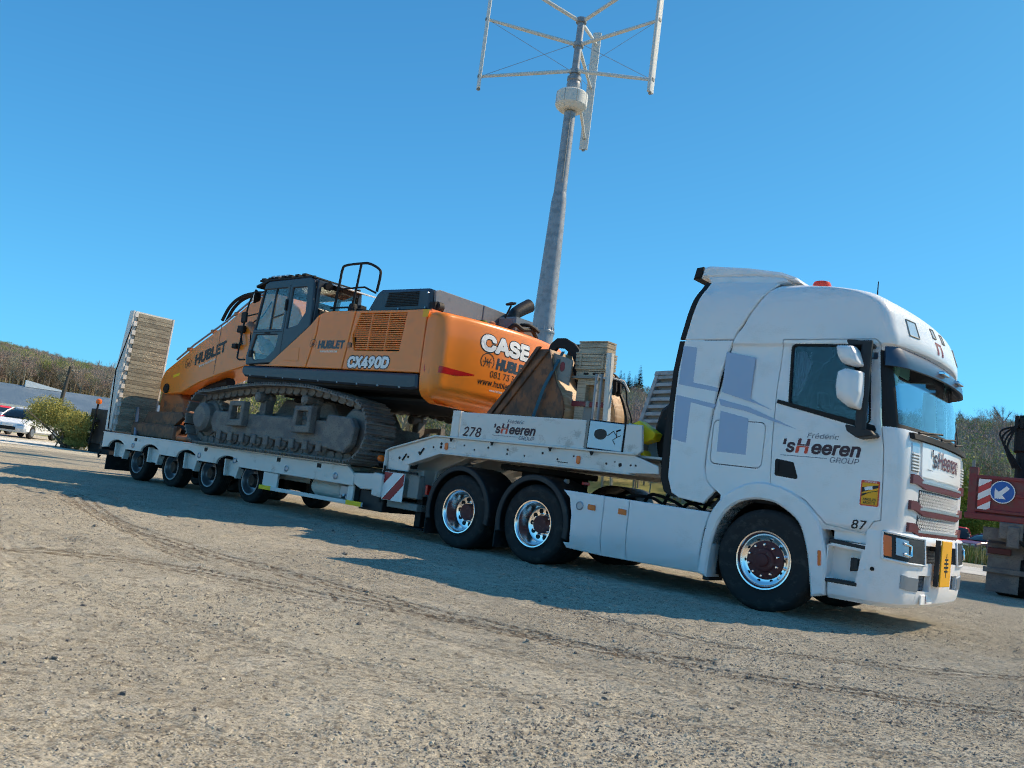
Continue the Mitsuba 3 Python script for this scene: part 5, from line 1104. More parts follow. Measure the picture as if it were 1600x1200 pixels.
put(EX + '__linkage', cat(box(-13.85, -12.0, .88, 1.5, .93, 1.12, .03), cyl((-13.7, .6, 1.22), (-12.3, .6, 1.16), .09, n=14), cyl((-13.3, .75, 1.3), (-11.9, .75, 1.4), .06, n=12)), 'gap_black')
put(EX + '__linkage', cat(box(-14.75, -12.9, .30, .46, .93, 1.24, .04), slab(rounded([(-14.7, 1.2), (-13.4, 1.2), (-13.0, 1.45), (-13.1, 1.55), (-14.5, 1.5)], .04), .5, .6, .01)), 'bucket_rust')
put(EX + '__linkage', cat(box(-13.4, -13.0, .5, .8, .93, 1.1, .02), cyl((-12.8, .35, 1.0), (-12.1, .45, 1.02), .06, n=12)), 'orange_worn')
tag(EX, 'orange crawler excavator with dark grey cab riding on the lowbed deck', 'excavator')
# ------------------------------------------------------------------ load on the gooseneck
BK = 'excavator_bucket'
sh = bez([(-3.53, 0, 2.87), (-3.43, 0, 2.60), (-3.36, 0, 2.42), (-3.24, 0, 2.24), (-3.17, 0, 2.02), (-3.24, 0, 1.8), (-3.45, 0, 1.64), (-3.8, 0, 1.55), (-4.3, 0, 1.53), (-4.72, 0, 1.58)], 5)[:, [0, 2]]
side = np.vstack([[(-3.70, 2.87)], sh + (.01, 0), [(-4.72, 1.62), (-4.43, 1.92), (-4.12, 2.32)]])
bk_ = put(BK, slab(side, .40, .44, .006), 'bucket_rust')
put(BK + '__side_plate', slab(side, 1.86, 1.90, .006), 'bucket_rust')
shi = np.array([(x - .03 if z > 1.7 else x, z + (.03 if z < 1.8 else 0)) for x, z in sh])
put(BK + '__shell', slab(np.vstack([sh, shi[::-1]]), .442, 1.858, .004), 'bucket_worn', 40)
put(BK + '__edge_rib', slab([(-3.60, 2.84), (-3.52, 2.84), (-4.55, 1.58), (-4.66, 1.60)], .37, .40, .006), 'bucket_rust')
put(BK + '__cutting_edge', slab([(-3.72, 2.89), (-3.66, 2.90), (-4.78, 1.60), (-4.76, 1.55), (-4.68, 1.56)], .36, .40, .006), 'bucket_rust')
gp = put(BK + '__wear_plate', slab([(-3.50, 2.83), (-3.16, 2.73), (-3.18, 2.38), (-3.46, 2.49)], .47, .50, .005), 'grey_steel')
put(gp + '__paint_mark', slab(smoothed([(-3.36, 2.70), (-3.28, 2.71), (-3.27, 2.58), (-3.35, 2.57)], 1), .467, .4695, 0), 'red_paint')
ear = [(-3.96, 2.84), (-3.90, 3.0), (-3.80, 3.08), (-3.66, 3.08), (-3.50, 3.0), (-3.36, 2.86), (-3.32, 2.62), (-3.30, 2.26), (-3.50, 2.25), (-3.53, 2.40), (-3.46, 2.72), (-3.52, 2.83), (-3.66, 2.93), (-3.78, 2.94), (-3.84, 2.86)]
for y in (.90, 1.35): put(BK + '__mounting_ear', slab([(-3.62 + (x + 3.62) * 1.06, z + .05 * (z > 2.5)) for x, z in ear], y, y + .06, .008), 'gap_black')
put(BK + '__pin', cyl((-3.4, .85, 2.4), (-3.4, 1.45, 2.4), .05, n=14), 'grey_steel')
put(BK + '__inner_tooth', cat(box(-3.55, -3.38, .52, .9, 2.18, 2.46, .01)), 'gap_black')
tag(BK, 'big rusty brown digging bucket lashed behind the white side board on the gooseneck', 'excavator bucket')
B2 = 'excavator_bucket_001'
sh = bez([(-2.86, 0, 2.66), (-2.74, 0, 2.58), (-2.70, 0, 2.42), (-2.59, 0, 2.24), (-2.51, 0, 2.0), (-2.56, 0, 1.76), (-2.62, 0, 1.58), (-2.95, 0, 1.54)], 5)[:, [0, 2]]
shi = np.array([(x - .03, z + .01) for x, z in sh])
put(B2, slab(np.vstack([sh, shi[::-1]]), .72, .95, .004), 'bucket_worn', 40)
sd = np.vstack([sh, [(-3.1, 1.56), (-3.15, 2.2), (-2.95, 2.6)]])
for y in (.69, .92): put(B2 + '__side_plate', slab(sd, y, y + .03, .005), 'bucket_worn')
rimo = np.array([(x + .025, z) for x, z in sh]); put(B2 + '__edge_band', slab(np.vstack([rimo, sh[::-1]]), .93, .98, .004), 'gap_black', 40)
put(B2 + '__mounting_ear', slab(rounded([(-2.80, 2.60), (-2.62, 2.56), (-2.60, 2.36), (-2.74, 2.20), (-2.84, 2.2)], .03), .86, .91, .006), 'gap_black'); put(B2 + '__mounting_ear', slab(rounded([(-2.80, 2.60), (-2.62, 2.56), (-2.60, 2.36), (-2.74, 2.20), (-2.84, 2.2)], .03), .76, .8, .006), 'gap_black')
tag(B2, 'pale worn smaller bucket with black edge band to the right of the crates', 'excavator bucket')
# timber crates
def crate(key, x0, x1, y0, y1, z0, z1, slats, label):
    k = put(key, box(x0 + .01, x1 - .01, y0 + .015, y1 - .015, z0, z1 - .005), 'plank_wood_dark')
    h = (z1 - z0) / slats
    for i in range(slats):
        a, b = z0 + i * h, z0 + (i + 1) * h - .008
        put(k + '__board', box(x0, x1, y0, y0 + .018, a, b, .003), 'crate_wood'); put(k + '__board', box(x1 - .018, x1, y0 + .02, y1, a, b, .003), 'crate_wood')
    put(k + '__lid', box(x0 - .005, x1 + .005, y0 - .005, y1, z1, z1 + .02, .003), 'crate_wood')
    tag(k, label, 'crate', 'stacked timber crates'); return k
c1 = crate('timber_crate', -3.17, -2.71, .60, .82, 2.86, 3.0, 2, 'shallow grey timber crate, topmost of the stack beside the bucket')
c2 = crate('timber_crate', -3.19, -2.69, .58, .84, 2.63, 2.84, 4, 'deeper slatted timber crate, second from the top of the stack')
c3 = crate('timber_crate', -3.17, -2.71, .60, .82, 2.535, 2.61, 1, 'thin pale timber tray with two grip holes under the slatted crate')
for x in (-3.0, -2.85): put(c3 + '__grip_hole', slab(rounded([(x - .04, 2.585), (x + .04, 2.585), (x + .04, 2.555), (x - .04, 2.555)], .01), .596, .602, 0), 'gap_black')
for x in (-3.1, -2.73): put(c2 + '__batten', box(x - .015, x + .015, .566, .58, 2.63, 2.84, .003), 'crate_wood')
k = put('timber_crate', box(-3.13, -2.98, .60, .85, 1.53, 2.50, .006), 'crate_wood'); put(k + '__panel', box(-2.84, -2.72, .60, .85, 1.53, 2.50, .006), 'crate_wood'); put(k + '__back', box(-2.98, -2.84, .78, .85, 1.53, 2.50, .006), 'plank_wood_dark'); put(k + '__rail', box(-2.98, -2.84, .6, .64, 2.42, 2.50, .004), 'crate_wood'); put(k + '__rail', box(-2.98, -2.84, .6, .64, 1.9, 2.12, .004), 'grey_steel'); put(k + '__lid', box(-3.20, -2.66, .55, .90, 2.50, 2.53, .004), 'grey_steel')
tag(k, 'tall pale timber crate with a dark slot, bottom of the stack', 'crate', 'stacked timber crates')
k = put('strap_bundle', cat(box(-3.17, -2.62, .575, .598, 2.12, 2.19, .004)), 'red_paint'); put(k + '__ratchet', box(-2.93, -2.87, .56, .60, 2.11, 2.2, .01), 'grey_steel')
tag(k, 'faded red lashing strap round the tall pale crate', 'strap')
sp = bez([(-3.40, .52, 2.86), (-3.44, .42, 2.62), (-3.50, .33, 2.35), (-3.58, .33, 2.1), (-3.66, .33, 1.8), (-3.66, .33, 1.55)], 6)
P = np.stack([sp, sp + (.055, 0, .0)], 1); P2 = P + (0, .006, 0)
put('lashing_strap', solid_patch(P, P2), 'blue_strap', 40); tag('lashing_strap', 'blue lashing strap running down over the rusty bucket', 'strap')
for i, (x, m, w, z1) in enumerate(((-2.70, 'galvanised', .035, 2.55), (-2.62, 'galvanised', .025, 2.55))):
    k = put('stake_post', slab([(x - w / 2, 1.53), (x + w / 2, 1.53), (x + w / 2 - .02, z1), (x - w / 2 - .02, z1)], .44, .48, .006), m); put(k + '__cap', box(x - w / 2 - .024, x + w / 2 - .016, .436, .484, z1, z1 + .01, .002), 'black_plastic')
    tag(k, 'thicker slim grey steel stake in front of the tall crate' if i == 0 else 'thinner slim grey steel stake beside the white post', 'stake', 'steel stakes on the gooseneck')
k = put('stake_post', slab([(-2.56, 1.53), (-2.48, 1.53), (-2.56, 2.84), (-2.64, 2.84)], .50, .58, .008), 'turbine_white'); put(k + '__bracket', cat(tube([(-2.60, .52, 2.5), (-2.75, .52, 2.52)], .014, 6), tube([(-2.58, .54, 2.52), (-2.45, .7, 2.50), (-2.38, .75, 2.36)], .014, 6)), 'white_strap')
tag(k, 'thick white square post standing right of the crates', 'stake', 'steel stakes on the gooseneck')
k = put('wheel_chock', slab([(-1.90, 1.90), (-1.82, 1.94), (-1.57, 1.80), (-1.60, 1.72), (-1.76, 1.66)], .18, .36, .012), 'yellow_dirty'); put(k + '__foot', slab([(-1.87, 1.62), (-1.72, 1.58), (-1.68, 1.505), (-1.88, 1.505)], .18, .36, .01), 'yellow_dirty'); put(k + '__bracket', box(-1.85, -1.75, .2, .36, 1.50, 1.74, .01), 'grey_steel')
tag(k, 'dirty yellow steel wedge hung at the front end of the gooseneck', 'wedge')
k = put('tow_rope', tube(bez([(-2.60, .62, 2.52), (-2.40, .66, 2.42), (-2.36, .70, 2.2), (-2.28, .72, 2.0), (-2.25, .72, 1.72), (-2.22, .72, 1.53)], 6), .012, 6), 'gap_black'); tag(k, 'thin black rope hanging along the pale smaller bucket', 'rope')
# ------------------------------------------------------------------ wind turbine
WT = 'wind_turbine'
def at_px(x, y, Y):
    """the world point of plane y = Y seen along a direction measured on the photograph (used once, to place things)"""
    d = _f + (x - 800) / FPX * _r - (y - 600) / FPX * _u; t = (Y - CAM[1]) / d[1]; return CAM + t * d
TY = 14.0
SC = (TY - CAM[1]) / (6 - CAM[1])                                    # 1.53: sizes measured at y = 6
def tz(z): return CAM[2] + (z - CAM[2]) * SC
bx_ = CAM[0] + (-8.27 - CAM[0]) * SC
put(WT, lathe([(.0, 0), (.42, 0), (.42, .06), (.42, .08), (.385, tz(4.3)), (.40, tz(4.33)), (.40, tz(4.38)), (.38, tz(4.4)), (.262, tz(7.35)), (.225, tz(7.55)), (.22, tz(7.6)), (.2, 14.0), (.0, 14.0)], (bx_, TY, 0), UZ, 36), 'galvanised', 30)
put(WT + '__flange', cat(*[cyl((bx_ + .385 * math.cos(a), TY + .385 * math.sin(a), tz(4.28)), (bx_ + .385 * math.cos(a), TY + .385 * math.sin(a), tz(4.46)), .016, n=6) for a in np.arange(16) * np.pi / 8] + [lathe([(.37, 0), (.42, 0), (.42, .05), (.37, .05)], (bx_, TY, tz(4.34)), UZ, 30)]), 'galvanised')
put(WT + '__cable', tube([(bx_ + .19, TY - .19, z) for z in np.linspace(11.4, 13.9, 4)], .018, 6), 'grey_steel')
put(WT + '__platform', lathe([(.0, 0), (.40, .0), (.52, .10), (.56, .18), (.56, .60), (.50, .66), (.0, .66)], (bx_, TY, 14.05), UZ, 40), 'turbine_white', 25)
for i in range(8):
    a = i * np.pi / 4 + .2
    put(WT + '__platform_seam', cyl((bx_ + .555 * math.cos(a), TY + .555 * math.sin(a), 14.22), (bx_ + .555 * math.cos(a), TY + .555 * math.sin(a), 14.66), .012, n=5), 'grey_steel')
put(WT + '__generator', lathe([(.0, 0), (.17, 0), (.17, .14), (.23, .2), (.25, .34), (.22, .46), (.25, .5), (.25, .62), (.18, .68), (.0, .68)], (bx_, TY, 14.66), UZ, 30), 'galvanised')
H0, H1, zt = 15.49, 16.5, 17.4
put(WT + '__rotor_shaft', cyl((bx_, TY, 15.2), (bx_, TY, zt), .135, .125, n=20), 'galvanised')
for z in (H0, H1, zt): put(WT + '__rotor_hub', lathe([(.0, -.10), (.19, -.08), (.19, .08), (.0, .10)], (bx_, TY, z), UZ, 20), 'galvanised')
RB = 3.36
for i, az in enumerate((math.radians(117.5), math.radians(237.5), math.radians(357.5))):
    dxy = np.array((math.cos(az), math.sin(az), 0)); c = np.array((bx_, TY, 0)) + RB * dxy; tgt = np.array((-dxy[1], dxy[0], 0))
    zb, ztop = H0 - 1.48, zt + 1.4
    s = np.linspace(0, 2 * np.pi, 17)[:-1]; foil = [(c + tgt * (.17 * math.cos(q)) + dxy * (.045 * math.sin(q) * (1.2 - .5 * math.cos(q)))) for q in s]
    bl = put(WT + '__blade', loft([[(p[0], p[1], z) for p in foil] for z in (zb, zb + .02, ztop)]), 'turbine_white', 60)
    put(bl + '__tip', cat(box(c[0] - .05, c[0] + .05, c[1] - .05, c[1] + .05, zb - .06, zb, .01)), 'grey_steel')
    for z0, z1 in ((H0, H0 - 1.05), (H1, H1), (zt, zt + .95)):
        a0 = np.array((bx_, TY, z0)) + dxy * .15; a1 = c + (0, 0, z1)
        ar_ = put(WT + '__arm', tube([a0, a0 * .5 + a1 * .5, a1], [.07, .065, .05], 12), 'turbine_white', 60); put(ar_ + '__clamp', cat(box(c[0] - .07, c[0] + .07, c[1] - .07, c[1] + .07, z1 - .05, z1 + .05, .01)), 'grey_steel')
    for z0, z1 in ((H0, H1), (H1, H0 - 1.05)):
        put(WT + '__stay_wire', tube([np.array((bx_, TY, z0)) + dxy * .15, c + (0, 0, z1)], .009, 4), 'galvanised')
tag(WT, 'tall tapering grey mast carrying a three-bladed vertical wind turbine', 'wind turbine')

# ------------------------------------------------------------------ concrete roads, kerb, grass strip
def strip(key, pts, z, m, label):
    p = np.array([(x, y, z) for x, y in pts]); tri = np.asarray(m3d.triangulate([_ccw(p[:, :2])], -1.0)); q = _ccw(p[:, :2])
    put(key, trimesh.Trimesh(np.c_[q, np.full(len(q), z)], tri, process=False), m, False); tag(key, label, kind='structure')
strip('road', [(-31.0, 1.2), (-38.3, 3.8), (-39.6, 12.5), (-34.5, 16.5), (-3.0, 27.5), (12, 32), (12, 23.5), (-2.6, 20.0), (-30, 9.5)], .012, 'concrete', 'pale concrete road strip across the far side of the yard')
# ------------------------------------------------------------------ vegetation builders
def flakes(n, centre, size, s0, s1, g, squash=1.0, shell=.55):
    """n small leaf or twig flakes spread through an uneven crown"""
    d = g.normal(size=(n, 3)); d /= np.linalg.norm(d, axis=1, keepdims=True)
    r = g.uniform(shell, 1, n) ** .7
    lump = 0.75 + .5 * meshkit.noise(d * 2.2 + np.asarray(centre) * .37, 3)
    p = d * (r * lump)[:, None] * np.asarray(size) + centre
    a = g.normal(size=(n, 3)); a /= np.linalg.norm(a, axis=1, keepdims=True)
    b = np.cross(a, g.normal(size=(n, 3))); b /= np.linalg.norm(b, axis=1, keepdims=True)
    s = g.uniform(s0, s1, n)[:, None]
    V = np.stack([p - a * s, p + a * s, p + b * s * .8], 1).reshape(-1, 3)
    return V
def tris(V): return trimesh.Trimesh(V, np.arange(len(V)).reshape(-1, 3), process=False)
def twiggy(g, h, w, n, lean=0):
    """bare spring tree: trunk, forking limbs and fine twigs as slim slivers; returns trunk mesh, twig triangles"""
    limbs, tw = [], []
    limbs.append(tube([(0, 0, 0), (lean * .3, 0, h * .35), (lean, 0, h * .62)], [h * .016, h * .012, h * .007], 5))
    for _ in range(9):
        z0 = h * g.uniform(.3, .6); a = g.uniform(0, 2 * np.pi); L = h * g.uniform(.25, .42); up = g.uniform(.6, 1.1)
        p0 = np.array((lean * z0 / h, 0, z0)); p1 = p0 + L * np.array((math.cos(a) * w / h, math.sin(a) * w / h, up)) * .8
        limbs.append(tube([p0, (p0 + p1) / 2 + (0, 0, -.02 * h), p1], [h * .006, h * .0045, h * .002], 4))
        for _ in range(n // 9):
            t = g.uniform(.3, 1); q = p0 + (p1 - p0) * t; d = (p1 - p0) / np.linalg.norm(p1 - p0) + g.normal(size=3) * .55; d /= np.linalg.norm(d)
            l = h * g.uniform(.06, .16); s = np.cross(d, g.normal(size=3)); s /= np.linalg.norm(s)
            tw.append([q - s * h * .0022, q + s * h * .0022, q + d * l])
    return cat(limbs), np.array(tw).reshape(-1, 3)

g = np.random.default_rng(5)
# woods on the hillsides: one mass of many far trees, colour per tree
def far_tree(g, bare):
    """unit-height tree for the far woods: trunk, limbs, and a crown of fine slivers (bare) or small leaf flakes"""
    w = g.uniform(.24, .36); V = []
    for _ in range(9):
        o = g.normal(size=3) * (w * .45, w * .45, .14) + (0, 0, .66); V.append(flakes(90 if bare else 110, (0, 0, 0), np.array((w, w, .24)) * g.uniform(.4, .65), .008, .02, g, shell=.1) + o)
    V = np.vstack(V)
    if bare:
        T = V.reshape(-1, 3, 3); c = T.mean(1, keepdims=True); n = len(T)
        d = (c[:, 0] - (0, 0, .45)); d /= np.linalg.norm(d, axis=1, keepdims=True); d = d + g.normal(size=(n, 3)) * .4 + (0, 0, .35); d /= np.linalg.norm(d, axis=1, keepdims=True)
        s = np.cross(d, g.normal(size=(n, 3))); s /= np.linalg.norm(s, axis=1, keepdims=True); l = g.uniform(.04, .11, (n, 1)); q = c[:, 0]
        V = np.stack([q - s * .0035, q + s * .0035, q + d * l], 1).reshape(-1, 3)
    tr = [tube([(0, 0, -.03), (g.normal() * .02, g.normal() * .02, .4), (g.normal() * .04, g.normal() * .04, .78)], [.016, .012, .004], 4)]
    for _ in range(8):
        a = g.uniform(0, 6.28); z = g.uniform(.28, .55); tr.append(tube([(0, 0, z), (w * .5 * math.cos(a), w * .5 * math.sin(a), z + .16), (w * .8 * math.cos(a), w * .8 * math.sin(a), z + .36)], [.008, .005, .002], 3))
    return V, cat(tr)
def wood(n, azr, rr, kinds, key, label, hh, seed, dens=None, cat_='woodland', ww=(.9, 1.35)):
    g = np.random.default_rng(seed); made = 0
    while made < n:
        az = g.uniform(*azr); t = g.uniform(*rr); R, _h = ridge(az); r = 95 + (R - 95) * t
        x, y = CAM[0] + r * math.sin(math.radians(az)), CAM[1] + r * math.cos(math.radians(az))
        if (az < -60 and r < 190) or (dens is not None and g.uniform() > dens(x, y)): continue
        h = g.uniform(*hh); w = h * g.uniform(*ww)
        scene[f'{key}__{made + 1:03d}'] = {'type': 'instance', 'shapegroup': {'type': 'ref', 'id': kinds[g.integers(len(kinds))]},
            'to_world': T4().translate([x, y, float(terrain(x, y)) - .4]).rotate([0, 0, 1], g.uniform(0, 360)).scale([w, w, h])}
        made += 1
    tag(key, label, cat_, kind='stuff')
BARE = [C(150, 138, 130), C(162, 146, 132), C(136, 130, 124), C(156, 134, 130), C(150, 148, 128), C(170, 158, 142)]
BUD = [C(150, 156, 84), C(132, 144, 82), C(164, 168, 104), C(124, 134, 90)]
for i, c in enumerate(BARE + BUD):
    leaf(f'wood_tone_{i}', c); V, tr = far_tree(g, i < len(BARE))
    scene[f'far_tree_kind_{i}'] = {'type': 'shapegroup', 'crown': mikit.ply(tris(V), f'wood_tone_{i}', False), 'trunk': mikit.ply(tr, 'bark_pale', False)}
BK_, GK_ = [f'far_tree_kind_{i}' for i in range(6)], [f'far_tree_kind_{i}' for i in range(6, 10)]
CK_ = []
for i in range(6):                                                   # small stands of six trees for the far hill
    cr, trs = [], []
    for k in range(6):
        V, tr = far_tree(g, (i + k) % 5 != 0); o = np.array((*(np.array((math.cos(k * 1.05 + i), math.sin(k * 1.05 + i))) * (1.15 if k else .1) * g.uniform(.75, 1.2)), g.uniform(-.12, .05)))
        cr.append(V + o); trs.append(moved(tr, o))
    scene[f'far_stand_kind_{i}'] = {'type': 'shapegroup', 'crown': mikit.ply(tris(np.vstack(cr[::2])), f'wood_tone_{i}', False), 'crown_b': mikit.ply(tris(np.vstack(cr[1::2])), f'wood_tone_{(i + 2) % 6 if i % 3 else 6 + i // 2}', False), 'trunk': mikit.ply(cat(trs), 'bark_pale', False)}
    CK_.append(f'far_stand_kind_{i}')
def d_low(x, y): return float(np.clip((meshkit.noise(np.array([[x / 45, y / 45, 1.0]]))[0] - .35) * 3, .03, 1))
wood(2300, (-84, -56), (.22, 1.03), CK_, 'hillside_wood', 'grey-brown leafless wood covering the left hill behind the shed', (8.5, 11.5), 11, None, 'woodland', (.95, 1.1))
wood(2600, (-56, 10), (.08, 1.05), BK_ + GK_[:2] + GK_[3:], 'slope_wood', 'grey-brown leafless wood on the slope behind the lorry', (9, 14), 12)
wood(600, (-58, 10), (.05, .7), GK_, 'budding_wood', 'scattered trees in fresh yellow-green leaf on the lower hillside', (7, 12), 13, d_low)
# conifers on the ridge
def conifer(g):
    V = []
    for z in np.linspace(.08, .985, 30):
        r = .20 * (1 - z) + .014
        for a in np.arange(0, 2 * np.pi, .45) + g.uniform(0, 1):
            rr = r * g.uniform(.75, 1.15); d = np.array((math.cos(a), math.sin(a), -.35)); s = np.array((-math.sin(a), math.cos(a), 0)) * rr * .36
            p = np.array((0, 0, z + .02)); V += [p - s * .3 + d * 0, p + d * rr + s, p + d * rr - s + (0, 0, .012)]
    return np.array(V)
cp = [mikit.ply(tris(conifer(g)), 'conifer_needles', False) for _ in range(3)]
ct = mikit.ply(cyl((0, 0, 0), (0, 0, .85), .014, .004, n=6), 'bark', 30)
azs = np.r_[np.linspace(-37.5, -30.4, 24), np.linspace(-37.5, -29.5, 16)]
for i, az in enumerate(azs):
    az = az + g.uniform(-.12, .12); R, _h = ridge(az); r = 95 + (R - 95) * (g.uniform(.96, 1.03) if i < 24 else g.uniform(.86, .95))
    x, y = CAM[0] + r * math.sin(math.radians(az)), CAM[1] + r * math.cos(math.radians(az)); h = g.uniform(13, 20) if i % 4 else g.uniform(19, 24)
    if az > -32.5: h *= .75
    M = T4().translate([x, y, float(terrain(x, y)) - .5]).rotate([0, 0, 1], g.uniform(0, 360)).scale([h, h, h])
    k = 'conifer_tree' if i == 0 else f'conifer_tree_{i:03d}'
    scene[k] = {**ct, 'to_world': M}; scene[k + '__crown'] = {**cp[i % 3], 'to_world': M}; labels[k + '__crown'] = {'kind': 'stuff'}
    tag(k, 'dark spruce among those standing along the wooded ridge behind the crates', 'conifer', 'conifers on the ridge')
# bare trees standing on the right ridge
for i, (px, Yd, h, w) in enumerate(((-88, 381, 17, 13), (-75.5, 383, 18, 12), (-68, 384, 14, 10))):
    tr, tw = twiggy(np.random.default_rng(40 + i), h, w, 700)
    z = float(terrain(px, Yd)) - .5
    k = put('bare_tree', moved(tr, (px, Yd, z)), 'bark', 30); put(k + '__crown', tris(tw + (px, Yd, z)), 'bark', False)
    tag(k, ('leafless tree with rounded crown on the right ridge, left one of the pair', 'leafless tree on the right ridge, right one of the pair above the crane', 'smaller leafless tree at the right frame edge on the ridge')[i], 'tree')
def leafy(key, pos, size, n, s0, s1, m, label, catg, seed, trunk=True, stems=0, shell=.25, tip=None):
    g = np.random.default_rng(seed); x, y, z = pos; V = []
    for _ in range(7 if n > 400 else 4):
        o = g.normal(size=3) * np.array(size) * .38; V.append(flakes(n // 5, (0, 0, 0), np.array(size) * g.uniform(.4, .62), s0, s1, g, shell=shell) + o)
    V = np.vstack(V) + (x, y, z + size[2] * 1.05); V = V[np.repeat(V.reshape(-1, 3, 3)[:, :, 2].min(1) > z - .02, 3)]
    k = put(key, tris(V), m, False)
    st = [tube([(x + g.normal() * size[0] * .2, y + g.normal() * size[1] * .2, z), (x + g.normal() * size[0] * .4, y + g.normal() * size[1] * .4, z + size[2] * 1.4)], [.03 * size[2] ** .5, .01], 5) for _ in range(stems or 3)]
    put(k + '__stem', cat(st), 'bark', 30); labels[k + '__stem'] = {'kind': 'stuff'}
    tag(k, label, catg); return k
leafy('shrub', (-32.7, 6.6, -.02), (1.55, 1.6, 1.0), 30000, .018, .052, 'shrub_leaf', 'bushy olive-brown shrub at the yard edge beside the white car', 'shrub', 61, stems=14)
leafy('shrub', (-31.7, 7.75, -.02), (.6, .6, .5), 3000, .02, .05, 'shrub_leaf', 'lower scrubby growth against the dark cabin at the yard edge', 'shrub', 62, stems=8)
leafy('shrub', (-14.4, 70.5, 0), (2.2, 1.8, 2.0), 5000, .06, .14, 'green_leaf', 'rounded green shrub behind the red van', 'shrub', 63, stems=6)
leafy('shrub', (-10.0, 68, 0), (3.0, 1.4, .9), 3000, .06, .12, 'green_leaf', 'low bright green hedge behind the plum car', 'hedge', 64, stems=6)
leafy('budding_tree', (-19.5, 98.5, 0), (2.6, 2.6, 4.4), 6000, .08, .18, 'budding_leaf', 'yellow-green tree in young leaf rising behind the tipper body', 'tree', 65, stems=4)
leafy('budding_tree', (-22.5, 104, 0), (3, 3, 3.6), 5000, .08, .2, 'green_leaf', 'dull green tree left of the yellow-green one', 'tree', 66, stems=4)
# tall dry grass bank seen under the gooseneck
gV = []
gr = np.random.default_rng(70)
for _ in range(26000):
    s = gr.uniform(); d = gr.uniform(0, 3.0); x, y = -42 + 62 * s, 17.5 + 22.5 * s + d + 2.0
    h = gr.uniform(.35, 1.1) * (.6 + .6 * float(meshkit.noise(np.array([[x / 3, y / 3, 0.]]))[0])); a = gr.uniform(0, np.pi); w = .03
    if math.hypot(x - bx_, y - TY) < 1.5: continue
    gV += [(x - w * math.cos(a), y - w * math.sin(a), 0), (x + w * math.cos(a), y + w * math.sin(a), 0), (x + gr.normal() * .15, y + gr.normal() * .15, h)]
scene['tall_grass'] = mikit.ply(tris(np.array(gV)), 'vertex_foliage', False, color=np.repeat(np.array([C(128, 130, 74), C(150, 146, 96), C(104, 118, 58), C(168, 158, 118)])[gr.integers(4, size=len(gV) // 3)], 3, 0))
tag('tall_grass', 'strip of tall pale grass beyond the concrete road', 'grass', kind='stuff')

# ------------------------------------------------------------------ left side: shed, pole, cabin, cars
A0, A1 = np.array((-140.5, 22.0)), np.array((-128.5, 66.0))
bd = (A1 - A0) / np.linalg.norm(A1 - A0); bn = np.array((-bd[1], bd[0]))            # bn points away from the yard
if bn @ (A0 - CAM[:2]) < 0: bn = -bn
L = float(np.linalg.norm(A1 - A0))
def shed_quad(s0, s1, d0, d1, z0, z1): 
    a, b = A0 + bd * s0, A0 + bd * s1; return np.array([[(*(a + bn * d0), z0), (*(b + bn * d0), z0)], [(*(a + bn * d1), z1), (*(b + bn * d1), z1)]])
def shed_box(s0, s1, d0, d1, z0, z1):
    m = trimesh.creation.box((s1 - s0, d1 - d0, z1 - z0)); v = m.vertices + ((s0 + s1) / 2, (d0 + d1) / 2, (z0 + z1) / 2)
    m.vertices = np.c_[A0[0] + bd[0] * v[:, 0] + bn[0] * v[:, 1], A0[1] + bd[1] * v[:, 0] + bn[1] * v[:, 1], v[:, 2]]
    return m if m.volume > 0 else (m.invert() or m)
sh_ = put('long_shed', shed_box(0, L, 0, 16, 0, 2.5), 'shed_wall', False)
rf = put(sh_ + '__roof', cat(grid(shed_quad(-.6, L + .6, -1.2, 8, 2.55, 5.85)), grid(shed_quad(-.6, L + .6, 17.2, 8, 2.55, 5.85)), grid(shed_quad(-.6, L + .6, -1.2, -1.2, 2.3, 2.62)) ), 'roof_slate', False)
put(rf + '__fascia', shed_box(-.6, L + .6, -1.35, -1.2, 2.2, 2.62), 'trailer_white', False)
for i in range(9):
    put(rf + '__seam', shed_box(1 + 5.4 * i, 1.08 + 5.4 * i, -1.25, -1.2, 2.2, 2.6), 'grey_steel', False)
for i in range(7):
    s = 1.5 + i * 6.2; w = put(sh_ + '__window', shed_box(s, s + 3.4, -.06, .02, 1.0, 2.1), 'car_glass', False); put(w + '__frame', cat(*[shed_box(s + q, s + q + .12, -.1, .0, .95, 2.15) for q in (-.1, 1.6, 3.4)]), 'white_print', False)
    if i % 2: put(sh_ + '__door', shed_box(s + 3.9, s + 5.2, -.06, .02, 0, 2.1), 'red_paint', False)
v = [A0 + bd * s for s in (22.2, 27.5)]
wd = shed_box(22.2, 27.6, 7.4, 8.4, 5.7, 6.7); vv = wd.vertices; top = vv[:, 2] > 6; sl = ((vv[:, :2] - A0) @ bd - 22.2) / 5.4; vv[:, 2] = np.where(top, 6.75 - .85 * sl, vv[:, 2]); wd.vertices = vv
put(sh_ + '__roof_ventilator', wd, 'white_print', False)
tag(sh_, 'long low shed with a blue-grey roof behind the parked cars', 'shed')
k = put('utility_pole', tube([(-60.9, 17.6, -.5), (-60.75, 17.7, 2.5), (-60.55, 17.85, 5.0)], [.16, .14, .11], 10), 'pole_wood'); put(k + '__brace', tube([(-60.9, 18.0, 3.9), (-60.5, 17.7, 4.35)], .05, 6), 'pole_wood'); put(k + '__insulator', cat(cyl((-60.4, 17.9, 4.7), (-60.2, 17.95, 4.75), .05, n=8)), 'grey_steel')
tag(k, 'dark leaning wooden utility pole against the shed roof', 'utility pole')
